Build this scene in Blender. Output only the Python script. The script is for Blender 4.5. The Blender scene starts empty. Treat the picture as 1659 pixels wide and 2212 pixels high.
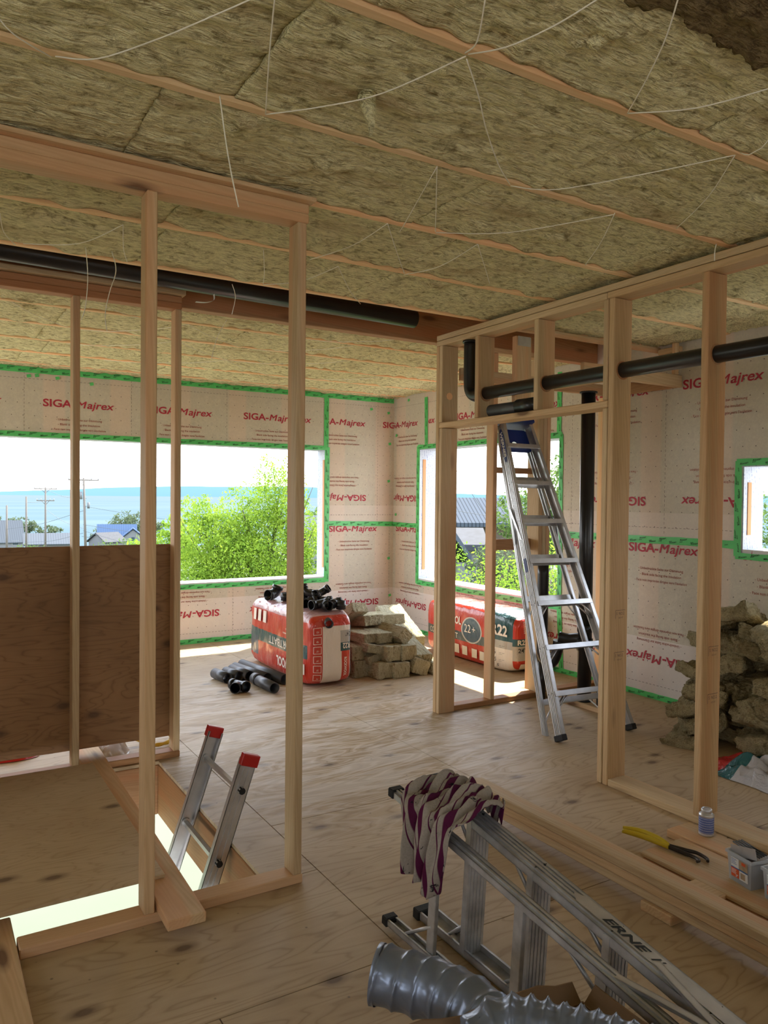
import bpy, bmesh, math, random
from mathutils import Vector, Matrix, noise

S = bpy.context.scene
COL = S.collection
PI = math.pi

# ------------------------------------------------------------------ camera
cam_d = bpy.data.cameras.new('camera')
cam_d.sensor_fit = 'VERTICAL'
cam_d.sensor_height = 36.0
cam_d.lens = 1660.0 / 2212.0 * 36.0
cam_d.clip_start = 0.05
cam_d.clip_end = 60000
cam = bpy.data.objects.new('camera', cam_d)
COL.objects.link(cam)
yaw, pitch, roll = math.radians(31.3), math.radians(-1.1), math.radians(0.58)
F = Vector((math.sin(yaw) * math.cos(pitch), math.cos(yaw) * math.cos(pitch), math.sin(pitch)))
R0 = Vector((math.cos(yaw), -math.sin(yaw), 0))
U0 = R0.cross(F)
RR = R0 * math.cos(roll) + U0 * math.sin(roll)
UU = -R0 * math.sin(roll) + U0 * math.cos(roll)
cm = Matrix((RR, UU, -F)).transposed().to_4x4()
cm.translation = Vector((0, 0, 1.56))
cam.matrix_world = cm
S.camera = cam

# ------------------------------------------------------------------ light
SKY = 5.2
SUN = 15.0
EXPOSURE = 0.2
S.view_settings.view_transform = 'Standard'
S.view_settings.look = 'None'
S.view_settings.gamma = 1.0
S.view_settings.use_curve_mapping = False
S.view_settings.exposure = EXPOSURE
S.cycles.max_bounces = 10
S.cycles.diffuse_bounces = 7
S.cycles.glossy_bounces = 4
S.cycles.sample_clamp_indirect = 8.0
S.cycles.caustics_reflective = False
S.cycles.caustics_refractive = False

w = bpy.data.worlds.new('sky')
S.world = w
w.use_nodes = True
wn = w.node_tree
wn.nodes.clear()
wo = wn.nodes.new('ShaderNodeOutputWorld')
wb = wn.nodes.new('ShaderNodeBackground')
tc = wn.nodes.new('ShaderNodeTexCoord')
sx = wn.nodes.new('ShaderNodeSeparateXYZ')
cr = wn.nodes.new('ShaderNodeValToRGB')
cr.color_ramp.elements[0].position = 0.0
cr.color_ramp.elements[0].color = (1.0, 0.99, 0.97, 1)
cr.color_ramp.elements[1].position = 0.7
cr.color_ramp.elements[1].color = (0.62, 0.76, 1.0, 1)
wn.links.new(tc.outputs['Generated'], sx.inputs[0])
wn.links.new(sx.outputs['Z'], cr.inputs[0])
wn.links.new(cr.outputs[0], wb.inputs['Color'])
wb.inputs['Strength'].default_value = SKY
wn.links.new(wb.outputs[0], wo.inputs['Surface'])

sl = bpy.data.lights.new('sun', 'SUN')
sl.energy = SUN
sl.angle = math.radians(0.6)
sl.color = (1.0, 0.9, 0.74)
sun = bpy.data.objects.new('sun', sl)
COL.objects.link(sun)
ldir = Vector((-1.54, -1.0, -2.5)).normalized()
sun.rotation_euler = ldir.to_track_quat('-Z', 'Y').to_euler()
sun.location = (12, 12, 20)

# ------------------------------------------------------------------ node helper
def newmat(name):
    m = bpy.data.materials.new(name)
    m.use_nodes = True
    m.node_tree.nodes.clear()
    return m, G(m.node_tree)

class G:
    def __init__(s, t):
        s.t = t
    def n(s, typ, ins=None, **kw):
        nd = s.t.nodes.new('ShaderNode' + typ)
        for k, v in kw.items():
            setattr(nd, k, v)
        for k, v in (ins or {}).items():
            s.set(nd.inputs[k], v)
        return nd
    def set(s, sock, v):
        if isinstance(v, bpy.types.NodeSocket):
            s.t.links.new(v, sock)
        elif isinstance(v, bpy.types.Node):
            s.t.links.new(v.outputs[0], sock)
        else:
            if isinstance(v, tuple) and len(v) == 3 and sock.type == 'RGBA':
                v = v + (1,)
            sock.default_value = v
    def m(s, op, a, b=0.0, c=0.0):
        return s.n('Math', {0: a, 1: b, 2: c}, operation=op).outputs[0]
    def mix(s, f, a, b, mode='MIX'):
        nd = s.n('Mix', data_type='RGBA', blend_type=mode)
        s.set(nd.inputs[0], f); s.set(nd.inputs[6], a); s.set(nd.inputs[7], b)
        return nd.outputs[2]
    def ramp(s, f, stops, interp='LINEAR'):
        nd = s.n('ValToRGB', {0: f})
        r = nd.color_ramp
        r.interpolation = interp
        while len(r.elements) < len(stops):
            r.elements.new(0.5)
        for e, (p, c) in zip(r.elements, stops):
            e.position = p
            e.color = c + (1,) if isinstance(c, tuple) else (c, c, c, 1)
        return nd.outputs[0]
    def coord(s, kind='Object', scale=(1, 1, 1), rnd=0.0, vec=None):
        v = vec if vec is not None else s.n('TexCoord').outputs[kind]
        if rnd:
            oi = s.n('ObjectInfo').outputs['Random']
            v = s.n('VectorMath', {0: v, 1: s.n('CombineXYZ', {0: s.m('MULTIPLY', oi, rnd), 1: s.m('MULTIPLY', oi, rnd * .7), 2: s.m('MULTIPLY', oi, rnd * 1.3)})}, operation='ADD').outputs[0]
        return s.n('Mapping', {'Vector': v, 'Scale': scale}).outputs[0]
    def noise(s, v, sc, det=3, rough=.55, dist=0.0):
        return s.n('TexNoise', {'Vector': v, 'Scale': sc, 'Detail': det, 'Roughness': rough, 'Distortion': dist}).outputs[0]
    def bump(s, h, strength=.3, dist=.01, nrm=None):
        d = {'Height': h, 'Strength': strength, 'Distance': dist}
        if nrm is not None: d['Normal'] = nrm
        return s.n('Bump', d).outputs[0]
    def out(s, color, rough=.6, metal=0.0, normal=None, spec=.4, extra=None):
        d = {'Base Color': color, 'Roughness': rough, 'Metallic': metal, 'Specular IOR Level': spec}
        if normal is not None: d['Normal'] = normal
        d.update(extra or {})
        b = s.n('BsdfPrincipled', d)
        o = s.n('OutputMaterial', {0: b.outputs[0]})
        return b

def wood(name, light, dark, knots=True, tintamt=.22):
    m, g = newmat(name)
    v = g.coord('Object', (1, 1, 1), rnd=40.0)
    vs = g.coord(vec=v, scale=(1, 1, .07))
    d = g.noise(vs, 9, 2)
    ring = g.n('TexWave', {'Vector': vs, 'Scale': 34, 'Distortion': 9.0, 'Detail': 2.0, 'Detail Scale': .8}, wave_type='BANDS', bands_direction='DIAGONAL').outputs[1]
    fine = g.noise(g.coord(vec=v, scale=(1, 1, .03)), 90, 2)
    f = g.m('ADD', g.m('MULTIPLY', ring, .22), g.m('ADD', g.m('MULTIPLY', d, .75), g.m('MULTIPLY', fine, .25)))
    c = g.ramp(f, [(.28, light), (.62, tuple((a + b) / 2 for a, b in zip(light, dark))), (.95, dark)])
    oi = g.n('ObjectInfo').outputs['Random']
    tint = g.ramp(oi, [(0, (1.08, 1.06, 1.0)), (.35, (.78, .75, .70)), (.65, (1.1, .95, .82)), (1, (.86, .74, .58))])
    heart = g.ramp(g.noise(g.coord(vec=v, scale=(1, 1, .02)), 11, 1, .4), [(.5, 0.0), (.6, 1.0)])
    c = g.mix(g.m('MULTIPLY', heart, .55), c, tuple(x * y for x, y in zip(light, (1.0, .72, .62))))
    c = g.mix(tintamt * 3, c, g.mix(1.0, c, tint, 'MULTIPLY'))
    if knots:
        vo = g.n('TexVoronoi', {'Vector': g.coord(vec=v, scale=(1, 1, .28)), 'Scale': 7.5, 'Randomness': 1.0})
        near = g.ramp(vo.outputs['Distance'], [(.09, 1.0), (.14, .45), (.22, 0.0)])
        pick = g.m('GREATER_THAN', g.n('SeparateColor', {0: vo.outputs['Color']}).outputs[0], .62)
        c = g.mix(g.m('MULTIPLY', g.m('MULTIPLY', near, pick), .85), c, (.13, .06, .03))
    b = g.bump(f, .12, .004)
    g.out(c, .62, normal=b, spec=.3)
    return m

def plywood(name, light, dark, scale=1.0, floor=False, vert=False):
    m, g = newmat(name)
    tcn = g.n('TexCoord').outputs['Object']
    if floor:
        at = g.n('Attribute', attribute_name='pid')
        s3 = g.n('SeparateXYZ', {0: at.outputs['Vector']})
        pos = g.n('SeparateXYZ', {0: tcn})
        # grain direction per sheet: swap axes where pid.y > .5
        sw = s3.outputs[1]
        ax = g.n('Mix', {0: sw, 2: pos.outputs[0], 3: pos.outputs[1]}, data_type='FLOAT').outputs[0]
        ay = g.n('Mix', {0: sw, 2: pos.outputs[1], 3: pos.outputs[0]}, data_type='FLOAT').outputs[0]
        v = g.n('CombineXYZ', {0: ax, 1: ay, 2: g.m('MULTIPLY', s3.outputs[0], 37.0)}).outputs[0]
    elif vert:
        pos = g.n('SeparateXYZ', {0: tcn})
        v = g.n('CombineXYZ', {0: pos.outputs[0], 1: pos.outputs[2], 2: 3.0}).outputs[0]
    else:
        v = tcn
    n1 = g.noise(g.coord(vec=v, scale=(.55, 2.6, 1)), 1.5 * scale, 3, .5, .35)
    rings = g.m('PINGPONG', g.m('MULTIPLY', n1, 17.0), .5)
    line = g.ramp(rings, [(.0, 1.0), (.13, .25), (.5, 0.0)])
    fine = g.noise(g.coord(vec=v, scale=(.06, 1, 1)), 120, 2)
    big = g.noise(v, 2.2, 3)
    c = g.mix(g.m('MULTIPLY', line, .6), light, dark)
    c = g.mix(g.m('MULTIPLY', fine, .45), c, tuple((a + b) / 2 for a, b in zip(light, dark)))
    c = g.mix(g.ramp(big, [(.35, 0.0), (.75, .45)]), c, dark)
    vo = g.n('TexVoronoi', {'Vector': g.coord(vec=v, scale=(.55, 1, 1)), 'Scale': 4.2, 'Randomness': 1.0}, voronoi_dimensions='2D')
    near = g.ramp(vo.outputs['Distance'], [(.05, 1.0), (.085, .5), (.16, 0.0)])
    pick = g.m('GREATER_THAN', g.n('SeparateColor', {0: vo.outputs['Color']}).outputs[0], .62)
    c = g.mix(g.m('MULTIPLY', g.m('MULTIPLY', near, pick), .8), c, (.09, .045, .025))
    if floor:
        c = g.mix(g.m('MULTIPLY', s3.outputs[0], .35), c, g.mix(1.0, c, (.74, .67, .6), 'MULTIPLY'))
        # pale scuffed wear in the middle of the room, where people walk
        px = pos.outputs[0]; py = pos.outputs[1]
        dx = g.m('DIVIDE', g.m('SUBTRACT', px, 2.3), 1.5)
        dy = g.m('DIVIDE', g.m('SUBTRACT', py, 4.6), 1.9)
        dd = g.m('ADD', g.m('MULTIPLY', dx, dx), g.m('MULTIPLY', dy, dy))
        zone = g.ramp(dd, [(.0, 1.0), (1.0, 0.0)])
        wn_ = g.noise(g.coord(vec=v, scale=(.5, 1.7, 1)), 3.4, 5, .62, .6)
        wear = g.ramp(wn_, [(.48, 0.0), (.56, 1.0)])
        c = g.mix(g.m('MULTIPLY', g.m('MULTIPLY', zone, wear), .5), c, (.78, .73, .68))
        streak = g.m('MULTIPLY', zone, g.ramp(rings, [(.0, 0.0), (.3, 0.0), (.42, 1.0)]))
        c = g.mix(g.m('MULTIPLY', streak, .38), c, (.80, .73, .67))
        spots = g.n('TexVoronoi', {'Vector': v, 'Scale': 9.0}).outputs['Distance']
        c = g.mix(g.ramp(spots, [(.03, .6), (.06, 0.0)]), c, (.05, .04, .03))
    b = g.bump(g.m('ADD', line, g.m('MULTIPLY', fine, .6)), .12, .003)
    g.out(c, .55, normal=b, spec=.35)
    return m

def rockwool(name, c1, c2, c3):
    m, g = newmat(name)
    v = g.coord('Object', (1, 1, 1), rnd=30)
    rip = g.noise(g.coord(vec=v, scale=(.16, 1, 1)), 120, 2, .55, .25)
    tuft = g.noise(g.coord(vec=v, scale=(.75, 1, 1)), 24, 5, .68, .25)
    big = g.noise(g.coord(vec=v, scale=(.5, 1.5, 1)), 3.0, 3, .6)
    h = g.m('ADD', g.m('MULTIPLY', rip, .7), tuft)
    c = g.mix(g.ramp(tuft, [(.30, 1.0), (.48, 0.0)]), c1, c2)  # shade of the pits between tufts is painted into the colour
    c = g.mix(g.ramp(big, [(.56, 0.0), (.76, .75)]), c, c3)
    c = g.mix(g.ramp(rip, [(.32, .55), (.55, 0.0)]), c, c2)  # hollows of the ripples darkened the same way
    g.out(c, .95, normal=g.bump(h, 1.0, .022), spec=.05)
    return m

def flat(name, color, rough=.6, metal=0.0, spec=.4, bump=0, bscale=40, var=0.0, vscale=12):
    m, g = newmat(name)
    v = g.n('TexCoord').outputs['Object']
    nz = g.noise(v, bscale, 3)
    c = color
    if var:
        c = g.mix(g.ramp(g.noise(v, vscale, 3), [(.35, 0.0), (.7, 1.0)]), color, tuple(max(0, x * (1 - var)) for x in color))
    g.out(c, rough, metal, g.bump(nz, bump, .01) if bump else None, spec)
    return m

M = {}
M['lumber'] = wood('fir_lumber', (.68, .53, .335), (.50, .355, .20))
M['lumber_red'] = wood('reddish_fir', (.50, .30, .16), (.34, .18, .085))
M['joist'] = wood('ceiling_joist_wood', (.95, .72, .43), (.80, .57, .31), knots=False)
M['lvl'] = wood('glued_beam', (.38, .24, .115), (.27, .155, .07), knots=False)
M['ply_floor'] = plywood('plywood_floor', (.57, .435, .275), (.27, .175, .09), floor=True)
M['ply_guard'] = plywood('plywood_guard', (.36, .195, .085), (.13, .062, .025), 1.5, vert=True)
M['ply'] = plywood('plywood_sheet', (.60, .45, .27), (.36, .235, .12), 1.6)
M['wool'] = rockwool('mineral_wool', (.84, .79, .47), (.26, .22, .105), (.42, .29, .14))
M['wool_pile'] = rockwool('mineral_wool_torn', (.40, .34, .2), (.2, .155, .08), (.2, .13, .065))
M['wool_clean'] = rockwool('mineral_wool_cut', (.62, .57, .40), (.30, .24, .13), (.34, .26, .13))
M['abs'] = flat('black_abs', (.012, .012, .013), .32, spec=.5)
M['abs_lt'] = flat('grey_black_abs', (.05, .052, .06), .42, spec=.6)
M['alu'] = flat('aluminium', (.66, .66, .67), .34, .72, bump=.03, bscale=60, var=.25, vscale=9)
M['alu_old'] = flat('weathered_aluminium', (.60, .61, .63), .36, .6, bump=.04, bscale=50, var=.35, vscale=14)
M['rubber'] = flat('black_rubber', (.015, .015, .016), .7, bump=.2)
M['bluep'] = flat('blue_plastic', (.012, .03, .16), .4)
M['redp'] = flat('red_plastic', (.45, .015, .012), .38)
M['white'] = flat('white_paint', (.66, .66, .64), .5)
M['string'] = flat('white_twine', (.88, .85, .72), .8)
M['tape'] = flat('green_tape', (.11, .62, .17), .38, bump=.25, bscale=18, var=.2, vscale=5)
M['ink'] = flat('black_ink', (.01, .012, .01), .6)
M['inkred'] = flat('red_ink', (.42, .03, .055), .6)
M['inkbrown'] = flat('brown_red_ink', (.32, .09, .07), .7)
M['inkdot'] = flat('dark_dot', (.12, .09, .08), .7)
M['plastic_lt'] = flat('pale_green_floor', (.093, .11, .068), .6, var=.12, vscale=.8)
M['cream'] = flat('cream_print', (.82, .74, .64), .45)

def membrane():
    m, g = newmat('vapour_membrane')
    tcn = g.n('TexCoord').outputs['Object']
    p = g.n('SeparateXYZ', {0: tcn})
    h = g.m('ADD', p.outputs[0], p.outputs[1])          # runs along either wall
    st = g.m('PINGPONG', g.m('ADD', h, .12), .305)      # a stud every 0.61 m behind the sheet
    band = g.ramp(st, [(.0, 1.0), (.085, 1.0), (.11, 0.0)])
    fib = g.noise(g.coord(vec=tcn, scale=(1, 1, 1)), 30, 5, .75, 1.2)
    cl = g.noise(tcn, 2.0, 3)
    base = g.mix(cl, (.56, .515, .41), (.66, .61, .50))
    base = g.mix(g.ramp(fib, [(.35, .55), (.65, 0.0)]), base, (.46, .42, .36))
    base = g.mix(g.m('MULTIPLY', band, .38), base, (.76, .56, .44))
    low = g.m('LESS_THAN', p.outputs[2], .468)
    base = g.mix(g.m('MULTIPLY', low, .55), base, (.80, .74, .73))
    up = g.m('MULTIPLY', g.m('LESS_THAN', p.outputs[2], 1.46), g.m('GREATER_THAN', p.outputs[2], 1.24))
    base = g.mix(g.m('MULTIPLY', up, .3), base, (.84, .74, .7))
    g.out(base, .55, normal=g.bump(g.m('ADD', g.noise(tcn, 5, 3, .5, 1.0), g.m('MULTIPLY', fib, .1)), .22, .03), spec=.3)
    return m
M['memb'] = membrane()

def wrapmat():
    m, g = newmat('window_wrap')
    tcn = g.n('TexCoord').outputs['Object']
    wv = g.n('TexWave', {'Vector': g.coord(vec=tcn, scale=(1, 1, .15)), 'Scale': 22, 'Distortion': 3, 'Detail': 2}, wave_type='BANDS', bands_direction='DIAGONAL').outputs[1]
    nz = g.noise(tcn, 60, 2)
    f = g.m('MULTIPLY', g.ramp(wv, [(.6, 0.0), (.8, 1.0)]), g.ramp(nz, [(.45, 0.0), (.6, 1.0)]))
    g.out(g.mix(g.m('MULTIPLY', f, .6), (.48, .51, .58), (.16, .19, .38)), .5, spec=.3)
    return m
M['wrap'] = wrapmat()
M['sheath2'] = flat('orange_wood_strip', (.55, .27, .12), .7)

# ------------------------------------------------------------------ object helpers
def link(o):
    COL.objects.link(o); return o

def place(o, parent=None):
    if parent is not None:
        o.parent = parent
    return o

def setp(o, label=None, cat=None, group=None, kind=None):
    if label: o['label'] = label
    if cat: o['category'] = cat
    if group: o['group'] = group
    if kind: o['kind'] = kind
    return o

def thing(name, label, cat, loc=(0, 0, 0), group=None, kind=None, mat=None):
    o = bpy.data.objects.new(name, None)
    o.empty_display_size = .1
    link(o)
    if mat is not None: o.matrix_world = mat
    else: o.location = loc
    return setp(o, label, cat, group, kind)

def mk(name, bm, mats, parent=None, loc=(0, 0, 0), smooth=False, world=True):
    """link a bmesh as one mesh object; verts are given relative to loc; loc is world and turned local to an unrotated parent"""
    me = bpy.data.meshes.new(name)
    bmesh.ops.recalc_face_normals(bm, faces=bm.faces)
    bm.to_mesh(me); bm.free()
    for x in (mats if isinstance(mats, (list, tuple)) else [mats]):
        me.materials.append(M[x] if isinstance(x, str) else x)
    if smooth:
        for p in me.polygons: p.use_smooth = True
    o = link(bpy.data.objects.new(name, me))
    if parent is not None:
        o.parent = parent
        o.location = Vector(loc) - parent.location if world else Vector(loc)
    else:
        o.location = loc
    return o

def box(bm, lo, hi, mi=0):
    x0, y0, z0 = lo; x1, y1, z1 = hi
    vs = [bm.verts.new(c) for c in ((x0, y0, z0), (x1, y0, z0), (x1, y1, z0), (x0, y1, z0), (x0, y0, z1), (x1, y0, z1), (x1, y1, z1), (x0, y1, z1))]
    for f in ((0, 3, 2, 1), (4, 5, 6, 7), (0, 1, 5, 4), (1, 2, 6, 5), (2, 3, 7, 6), (3, 0, 4, 7)):
        fc = bm.faces.new([vs[i] for i in f]); fc.material_index = mi
    return vs

def bevelbox(bm, lo, hi, b=.004, seg=1):
    t = bmesh.new()
    box(t, lo, hi)
    bmesh.ops.bevel(t, geom=list(t.edges), offset=b, segments=seg, affect='EDGES', profile=.6)
    merge(bm, t)

def merge(bm, t, mat=None, mi=None):
    mp = {}
    for v in t.verts:
        mp[v] = bm.verts.new(mat @ v.co if mat is not None else v.co)
    for f in t.faces:
        try:
            nf = bm.faces.new([mp[v] for v in f.verts])
            nf.material_index = f.material_index if mi is None else mi
            nf.smooth = f.smooth
        except ValueError:
            pass
    t.free()

def lum(name, p0, p1, wd, tk, up=(0, 0, 1), mat='lumber', parent=None, bev=.004):
    """a board from p0 to p1 (centre line); wd = size along `up`, tk = the other"""
    p0, p1 = Vector(p0), Vector(p1)
    z = (p1 - p0); L = z.length; z.normalize()
    x = Vector(up); x = (x - z * x.dot(z)).normalized()
    y = z.cross(x)
    bm = bmesh.new()
    bevelbox(bm, (-wd / 2, -tk / 2, 0), (wd / 2, tk / 2, L), bev)
    o = mk(name, bm, mat)
    mt = Matrix((x, y, z)).transposed().to_4x4()
    if parent is not None:
        o.parent = parent
        mt.translation = p0 - parent.location
    else:
        mt.translation = p0
    o.matrix_local = mt
    return o

def lumbox(name, lo, hi, axis, mat='lumber', parent=None, bev=.004):
    lo, hi = Vector(lo), Vector(hi)
    c = (lo + hi) / 2
    p0, p1 = c.copy(), c.copy()
    p0[axis] = lo[axis]; p1[axis] = hi[axis]
    a = (axis + 1) % 3; b = (axis + 2) % 3
    up = Vector((0, 0, 0)); up[a] = 1
    return lum(name, p0, p1, hi[a] - lo[a], hi[b] - lo[b], up, mat, parent, bev)

def tube(bm, pts, r, seg=16, cap=True, radii=None, mi=0, smooth=True, twist=None):
    pts = [Vector(p) for p in pts]
    rings = []
    n = None
    for i, p in enumerate(pts):
        a = pts[max(i - 1, 0)]; b = pts[min(i + 1, len(pts) - 1)]
        t = (b - a).normalized()
        if n is None:
            n = t.orthogonal().normalized()
        else:
            n = (n - t * n.dot(t)).normalized()
        bn = t.cross(n)
        rr = radii[i] if radii else r
        ring = []
        for k in range(seg):
            an = 2 * PI * k / seg
            q = rr(an, i) if callable(rr) else rr
            ring.append(bm.verts.new(p + (n * math.cos(an) + bn * math.sin(an)) * q))
        rings.append(ring)
    for i in range(len(rings) - 1):
        for k in range(seg):
            f = bm.faces.new((rings[i][k], rings[i][(k + 1) % seg], rings[i + 1][(k + 1) % seg], rings[i + 1][k]))
            f.smooth = smooth; f.material_index = mi
    if cap:
        for rg in (rings[0], rings[-1]):
            f = bm.faces.new(rg); f.material_index = mi
    return rings

def pipe(bm, p0, p1, r, wall=.005, seg=24, mi=0):
    """open-ended pipe with wall thickness"""
    p0, p1 = Vector(p0), Vector(p1)
    a = tube(bm, [p0, p1], r, seg, False, mi=mi)
    b = tube(bm, [p0, p1], r - wall, seg, False, mi=mi)
    for e in (0, 1):
        for k in range(seg):
            f = bm.faces.new((a[e][k], a[e][(k + 1) % seg], b[e][(k + 1) % seg], b[e][k])); f.material_index = mi

def smooth_path(pts, n=8):
    pts = [Vector(p) for p in pts]
    if len(pts) < 3: return pts
    out = []
    P_ = [pts[0]] + pts + [pts[-1]]
    for i in range(1, len(P_) - 2):
        p0, p1, p2, p3 = P_[i - 1:i + 3]
        for k in range(n):
            t = k / n
            out.append(.5 * ((2 * p1) + (-p0 + p2) * t + (2 * p0 - 5 * p1 + 4 * p2 - p3) * t * t + (-p0 + 3 * p1 - 3 * p2 + p3) * t ** 3))
    out.append(pts[-1])
    return out

# ------------------------------------------------------------------ lettering
_T = {}
def glyphs(s, bold=0.0, shear=0.0, spacing=1.0):
    key = (s, bold, shear, spacing)
    if key in _T: return _T[key]
    cu = bpy.data.curves.new('t', 'FONT')
    cu.body = s; cu.size = 1.0; cu.offset = bold; cu.shear = shear; cu.space_character = spacing
    cu.resolution_u = 3
    o = bpy.data.objects.new('t', cu)
    COL.objects.link(o)
    dg = bpy.context.evaluated_depsgraph_get()
    dg.update()
    me = bpy.data.meshes.new_from_object(o.evaluated_get(dg))
    vs = [(v.co.x, v.co.y) for v in me.vertices]
    fs = [tuple(p.vertices) for p in me.polygons]
    bpy.data.objects.remove(o); bpy.data.curves.remove(cu); bpy.data.meshes.remove(me)
    x0 = min(v[0] for v in vs); x1 = max(v[0] for v in vs)
    y1 = max(v[1] for v in vs); y0 = min(v[1] for v in vs)
    _T[key] = (vs, fs, x0, x1, y0, y1)
    return _T[key]

def stamp(bm, s, fn, u0, v0, width, caph, mi=0, bold=0.0, shear=0.0, spacing=1.0, keep=None, rot=0.0):
    """put lettering whose left baseline is u0,v0 on a surface; fn(u,v)->point; width = total length; caph = capital height"""
    vs, fs, x0, x1, y0, y1 = glyphs(s, bold, shear, spacing)
    su = width / (x1 - x0); sv = caph / .73
    ca, sa = math.cos(rot), math.sin(rot)
    uv = []
    for x, y in vs:
        a = (x - x0) * su; b = y * sv
        uv.append((u0 + a * ca - b * sa, v0 + a * sa + b * ca))
    bv = [None] * len(uv)
    for f in fs:
        if keep is not None:
            cu_ = sum(uv[i][0] for i in f) / len(f); cv_ = sum(uv[i][1] for i in f) / len(f)
            if not keep(cu_, cv_): continue
        for i in f:
            if bv[i] is None: bv[i] = bm.verts.new(fn(*uv[i]))
        try:
            nf = bm.faces.new([bv[i] for i in f]); nf.material_index = mi
        except ValueError:
            pass

# ------------------------------------------------------------------ rough slabs
def nz(p, sc, seed=0.0):
    return noise.noise(Vector((p[0] * sc + seed, p[1] * sc + seed * 1.7, p[2] * sc - seed)))

def batt_mesh(L, W, T, seed, res=.02, amp=.012, bend=0.0, ragged=.01):
    """mineral wool batt, origin at its centre, rough on every face"""
    bm = bmesh.new()
    nx, ny, nzv = max(2, int(L / res)), max(2, int(W / res)), max(1, int(T / res))
    idx = {}
    def vert(i, j, k):
        key = (i, j, k)
        if key not in idx:
            x = (i / nx - .5) * L; y = (j / ny - .5) * W; z = (k / nzv - .5) * T
            z += bend * (x / L * 2) ** 2 * T
            p = Vector((x, y, z))
            d1 = nz(p, 7, seed); d2 = nz(p, 22, seed + 5); d3 = nz(p, 55, seed + 9)
            a = amp * (d1 * .8 + d2 * .6 + d3 * .35)
            out = Vector((0, 0, 0))
            if i in (0, nx): out.x = (1 if i else -1) * (a + ragged * nz(p, 35, seed + 3))
            if j in (0, ny): out.y = (1 if j else -1) * (a + ragged * nz(p, 35, seed + 2))
            if k in (0, nzv): out.z = (1 if k else -1) * a
            idx[key] = bm.verts.new(p + out)
        return idx[key]
    def face(a):
        f = bm.faces.new([vert(*q) for q in a]); f.smooth = True
    for i in range(nx):
        for j in range(ny):
            face([(i, j, 0), (i, j + 1, 0), (i + 1, j + 1, 0), (i + 1, j, 0)])
            face([(i, j, nzv), (i + 1, j, nzv), (i + 1, j + 1, nzv), (i, j + 1, nzv)])
    for i in range(nx):
        for k in range(nzv):
            face([(i, 0, k), (i + 1, 0, k), (i + 1, 0, k + 1), (i, 0, k + 1)])
            face([(i, ny, k), (i, ny, k + 1), (i + 1, ny, k + 1), (i + 1, ny, k)])
    for j in range(ny):
        for k in range(nzv):
            face([(0, j, k), (0, j, k + 1), (0, j + 1, k + 1), (0, j + 1, k)])
            face([(nx, j, k), (nx, j + 1, k), (nx, j + 1, k + 1), (nx, j, k + 1)])
    return bm

# ================================================================== SETTING
Y1, X2, CZ = 7.91, 4.94, 2.75
XL, YB = -2.6, -2.4
HX0, HX1, HY0, HY1 = .255, 1.206, 2.86, 4.50

def rect_minus(r, h):
    x0, y0, x1, y1 = r; a0, b0, a1, b1 = h
    if x1 <= a0 or x0 >= a1 or y1 <= b0 or y0 >= b1: return [r]
    out = []
    if y0 < b0: out.append((x0, y0, x1, b0))
    if y1 > b1: out.append((x0, b1, x1, y1))
    m0, m1 = max(y0, b0), min(y1, b1)
    if x0 < a0: out.append((x0, m0, a0, m1))
    if x1 > a1: out.append((a1, m0, x1, m1))
    return out

def build_floor():
    rnd = random.Random(4)
    bm = bmesh.new()
    lay = bm.faces.layers.float_vector.new('pid') if hasattr(bm.faces.layers, 'float_vector') else None
    rows = []
    for y0, y1, xs in ((-3, -.26, [-2.44]), (-.26, .96, [-3, -.45, 1.99, 5.2]), (.96, 2.18, [-3, -1.67, .77, 3.21, 5.2])):
        xs = xs if len(xs) > 2 else [-3, .77, 3.21, 5.2]
        for a, b in zip(xs, xs[1:]): rows.append((a, y0, b, y1, 0.0))
    cols = [(-3, -2.23, [2.18, 4.6, 8.1]), (-2.23, -1.01, [2.18, 4.6, 8.1]), (-1.01, .21, [2.18, 3.4, 5.8, 8.1]), (.21, 1.43, [2.18, 4.58, 7.02, 8.1]), (1.43, 2.65, [2.18, 3.35, 5.79, 8.1]),
            (2.65, 3.87, [2.18, 4.58, 7.02, 8.1]), (3.87, 5.2, [2.18, 3.35, 5.79, 8.1])]
    for a, b, ys in cols:
        for c, d in zip(ys, ys[1:]): rows.append((a, c, b, d, 1.0))
    vals = []
    for (a, c, b, d, sw) in rows:
        pid = rnd.random()
        for (p, q, r_, s_) in rect_minus((a, c, b, d), (HX0, HY0, HX1, HY1)):
            g = .0022
            n0 = len(bm.faces)
            box(bm, (p + g, q + g, -.018), (r_ - g, s_ - g, 0))
            vals += [(pid, sw)] * 6
    me = bpy.data.meshes.new('floor')
    bm.to_mesh(me); bm.free()
    at = me.attributes.new('pid', 'FLOAT_VECTOR', 'FACE')
    for i, (p, s_) in enumerate(vals): at.data[i].vector = (p, s_, 0)
    me.materials.append(M['ply_floor'])
    o = link(bpy.data.objects.new('floor', me))
    setp(o, kind='structure')
    sb = bmesh.new()
    for (p, q, r_, s_) in rect_minus((-3, -3, 5.2, 8.1), (HX0, HY0, HX1, HY1)):
        box(sb, (p, q, -.30), (r_, s_, -.019))
    sub = mk('subfloor', sb, 'lvl', o)
    return o
floor = build_floor()

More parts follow.
